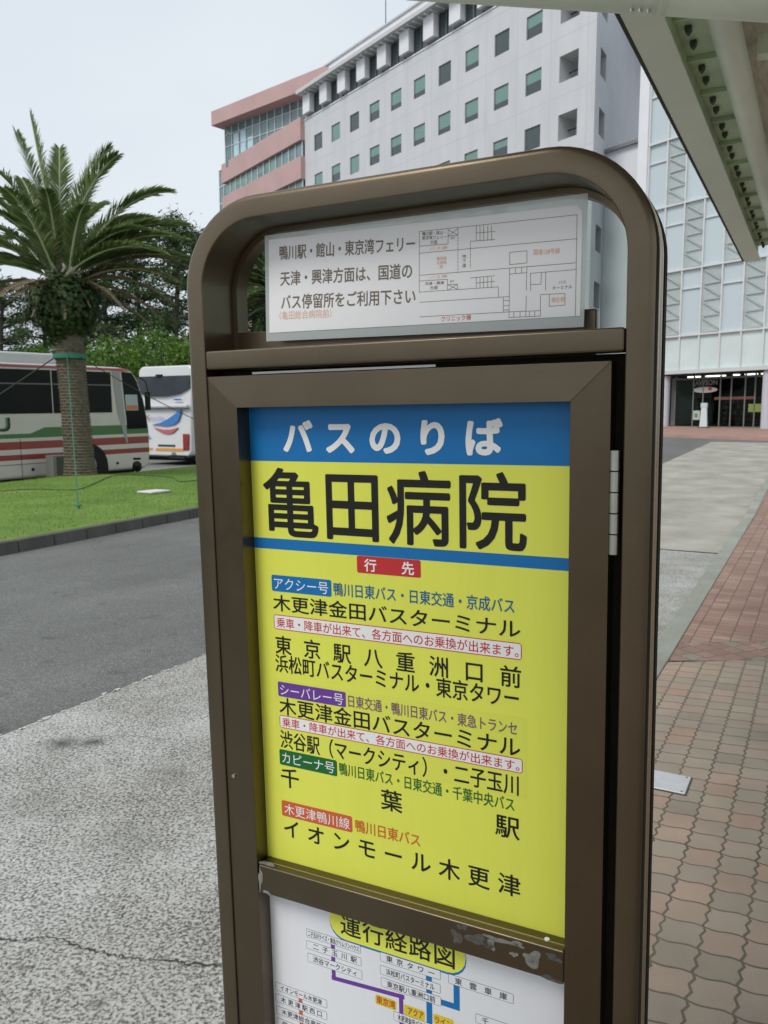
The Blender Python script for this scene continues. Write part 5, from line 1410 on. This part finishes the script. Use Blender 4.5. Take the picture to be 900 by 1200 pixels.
# ------------------------------------------------------------------ ropes and bits on the island
m_rope = flat('green_strap', (.03, .15, .10), .6); m_line = flat('dark_line', (.03, .045, .035), .7)
strap_z = 1.55 + (490 - 419.5) / 945 * 19.1
tx = lambda z: pb_.x - .22 * ((z - pb_.z) / 4.44) ** 1.2
mb = MB(); mb.lathe([(.372, -.055), (.376, -.02), (.374, .05), (.370, .055)], 30)
band = tag(mb.build('trunk_strap', M('green_webbing', (.03, .17, .11), .7, var=.2, vs=20), loc=(tx(strap_z), pb_.y, strap_z)), 'broad green webbing band wrapped round the palm trunk', 'strap')
sc_ = lambda px, py, Y: Vector(((px - 450) / 945 * Y, Y, 1.55 + (490 - py) / 945 * Y))
def rope(name, label, a, b, r, m, sag=.0, n=14, cat='rope'):
    mb = MB(); a, b = Vector(a), Vector(b)
    mb.tube([a.lerp(b, k / n) - Vector((0, 0, sag * 4 * (k / n) * (1 - k / n))) for k in range(n + 1)], r, 6); return tag(mb.build(name, m), label, cat)
peg = UT(-10.75, 9.25, .07)
rope('guy_strap', 'bright green strap running from the palm trunk band down to a peg in the lawn', (tx(strap_z) + .08, pb_.y - .38, strap_z), peg, .011, m_rope)
rope('guy_rope', 'dark rope running from the palm trunk down to the left across the bus windows', (tx(strap_z) - .3, pb_.y - .2, strap_z - .05), UT(-20.0 + 4.5, 8.0, .06), .014, m_line)
rope('guy_rope', 'thin dark rope running from the palm trunk down to the right towards the white coach', (tx(strap_z) + .3, pb_.y - .2, strap_z - .02), UT(-11.0, 17.5, .1), .011, m_line, .25)
pg = thing('ground_peg', 'small green peg holding the bright strap in the lawn', 'peg', peg)
mb = MB(); mb.tube([(0, 0, -.08), (.01, 0, .05)], .025, 8); mb.build('stake', m_rope, pg)
mb = MB(); mb.tube([(-.03, 0, .05), (.05, 0, .052)], .02, 8); mb.build('head', m_rope, pg)
def hose(name, label, pts, r=.014):
    P = [UT(u, t, mound(u, t) + r * 1.2 + z) for u, t, z in pts]; mb = MB(); S_ = []
    for i in range(len(P) - 1):
        a, b, c, d = P[max(i-1, 0)], P[i], P[i+1], P[min(i+2, len(P)-1)]
        for k in range(6): s = k / 6; S_.append(.5 * ((2*b) + (c-a)*s + (2*a-5*b+4*c-d)*s*s + (3*b-a-3*c+d)*s**3))
    mb.tube(S_ + [P[-1]], r, 6); return tag(mb.build(name, m_line), label, 'hose')
hose('garden_hose', 'dark hose snaking over the lawn in front of the palm', [(-14.6, 6.5, 0), (-14.3, 9.3, 0), (-14.2, 10.9, 0), (-13.3, 11.4, 0), (-13.9, 12.5, .01), (-14.4, 13.6, .02), (-13.6, 14.4, .01), (-12.8, 13.9, 0), (-12.7, 14.6, 0), (-12.3, 14.3, 0)], .009)
hose('garden_hose', 'thin dark hose lying straight on the near lawn, left of the strap', [(-12.6, 5.5, 0), (-12.2, 7.4, 0), (-12.0, 8.6, 0)], .010)
sl = thing('white_slab', 'small white slab lying flat on the lawn', 'slab', UT(-11.7, 11.95, mound(-11.7, 11.95) + .01), ROAD_ROT)
mb = MB(); mb.box((-.20, -.26, 0), (.20, .26, .035)); mb.build('slab', flat('slab_white', (.62, .62, .60), .7), sl, bevel=.008)
mb = MB(); mb.box((-.215, -.275, -.03), (.215, .275, .002)); mb.build('bedding', m_kerb_dark, sl)
ub = thing('utility_box', 'small grey utility box on legs beside the palm trunk', 'utility box', UT(-17.05, 14.1, .02), math.atan2(bh.y, bh.x))
mb = MB(); mb.box((-.24, -.16, .14), (.24, .16, .68)); mb.build('cabinet', flat('cabinet_grey', (.20, .205, .18), .5), ub, bevel=.01)
mb = MB(); mb.box((-.14, -.175, .18), (.21, -.16, .65)); mb.build('door', flat('cabinet_dark', (.06, .065, .045), .5), ub, bevel=.004)
for sx_ in (-1, 1):
    for sy_ in (-1, 1): mb = MB(); mb.box((sx_ * .215 - .022, sy_ * .14 - .022, 0), (sx_ * .215 + .022, sy_ * .14 + .022, .14)); mb.build('leg', flat('leg_pale', (.42, .42, .4), .5) if 'leg_pale' not in bpy.data.materials else bpy.data.materials['leg_pale'], ub)
fl = thing('floodlight', 'small black floodlight on a stake in front of the bus nose', 'floodlight', UT(-16.6, 16.35, .05), R(200))
mb = MB(); mb.tube([(0, 0, -.1), (0, 0, .16)], .018, 8); mb.build('stake', m_under, fl)
mb = MB(); mb.tube([(0, -.10, .17), (0, .02, .26), (0, .14, .31)], [.13, .12, .07], 16); hd = mb.build('housing', m_under, fl)
mb = MB(); mb.tube([(0, -.108, .164), (0, -.10, .17)], .105, 16); mb.build('lens', M('lamp_lens', (.35, .37, .36), .1), hd)
mb = MB(); mb.box((-.1, .02, .40), (.1, .1, .46)); mb.build('bracket', m_under, fl)
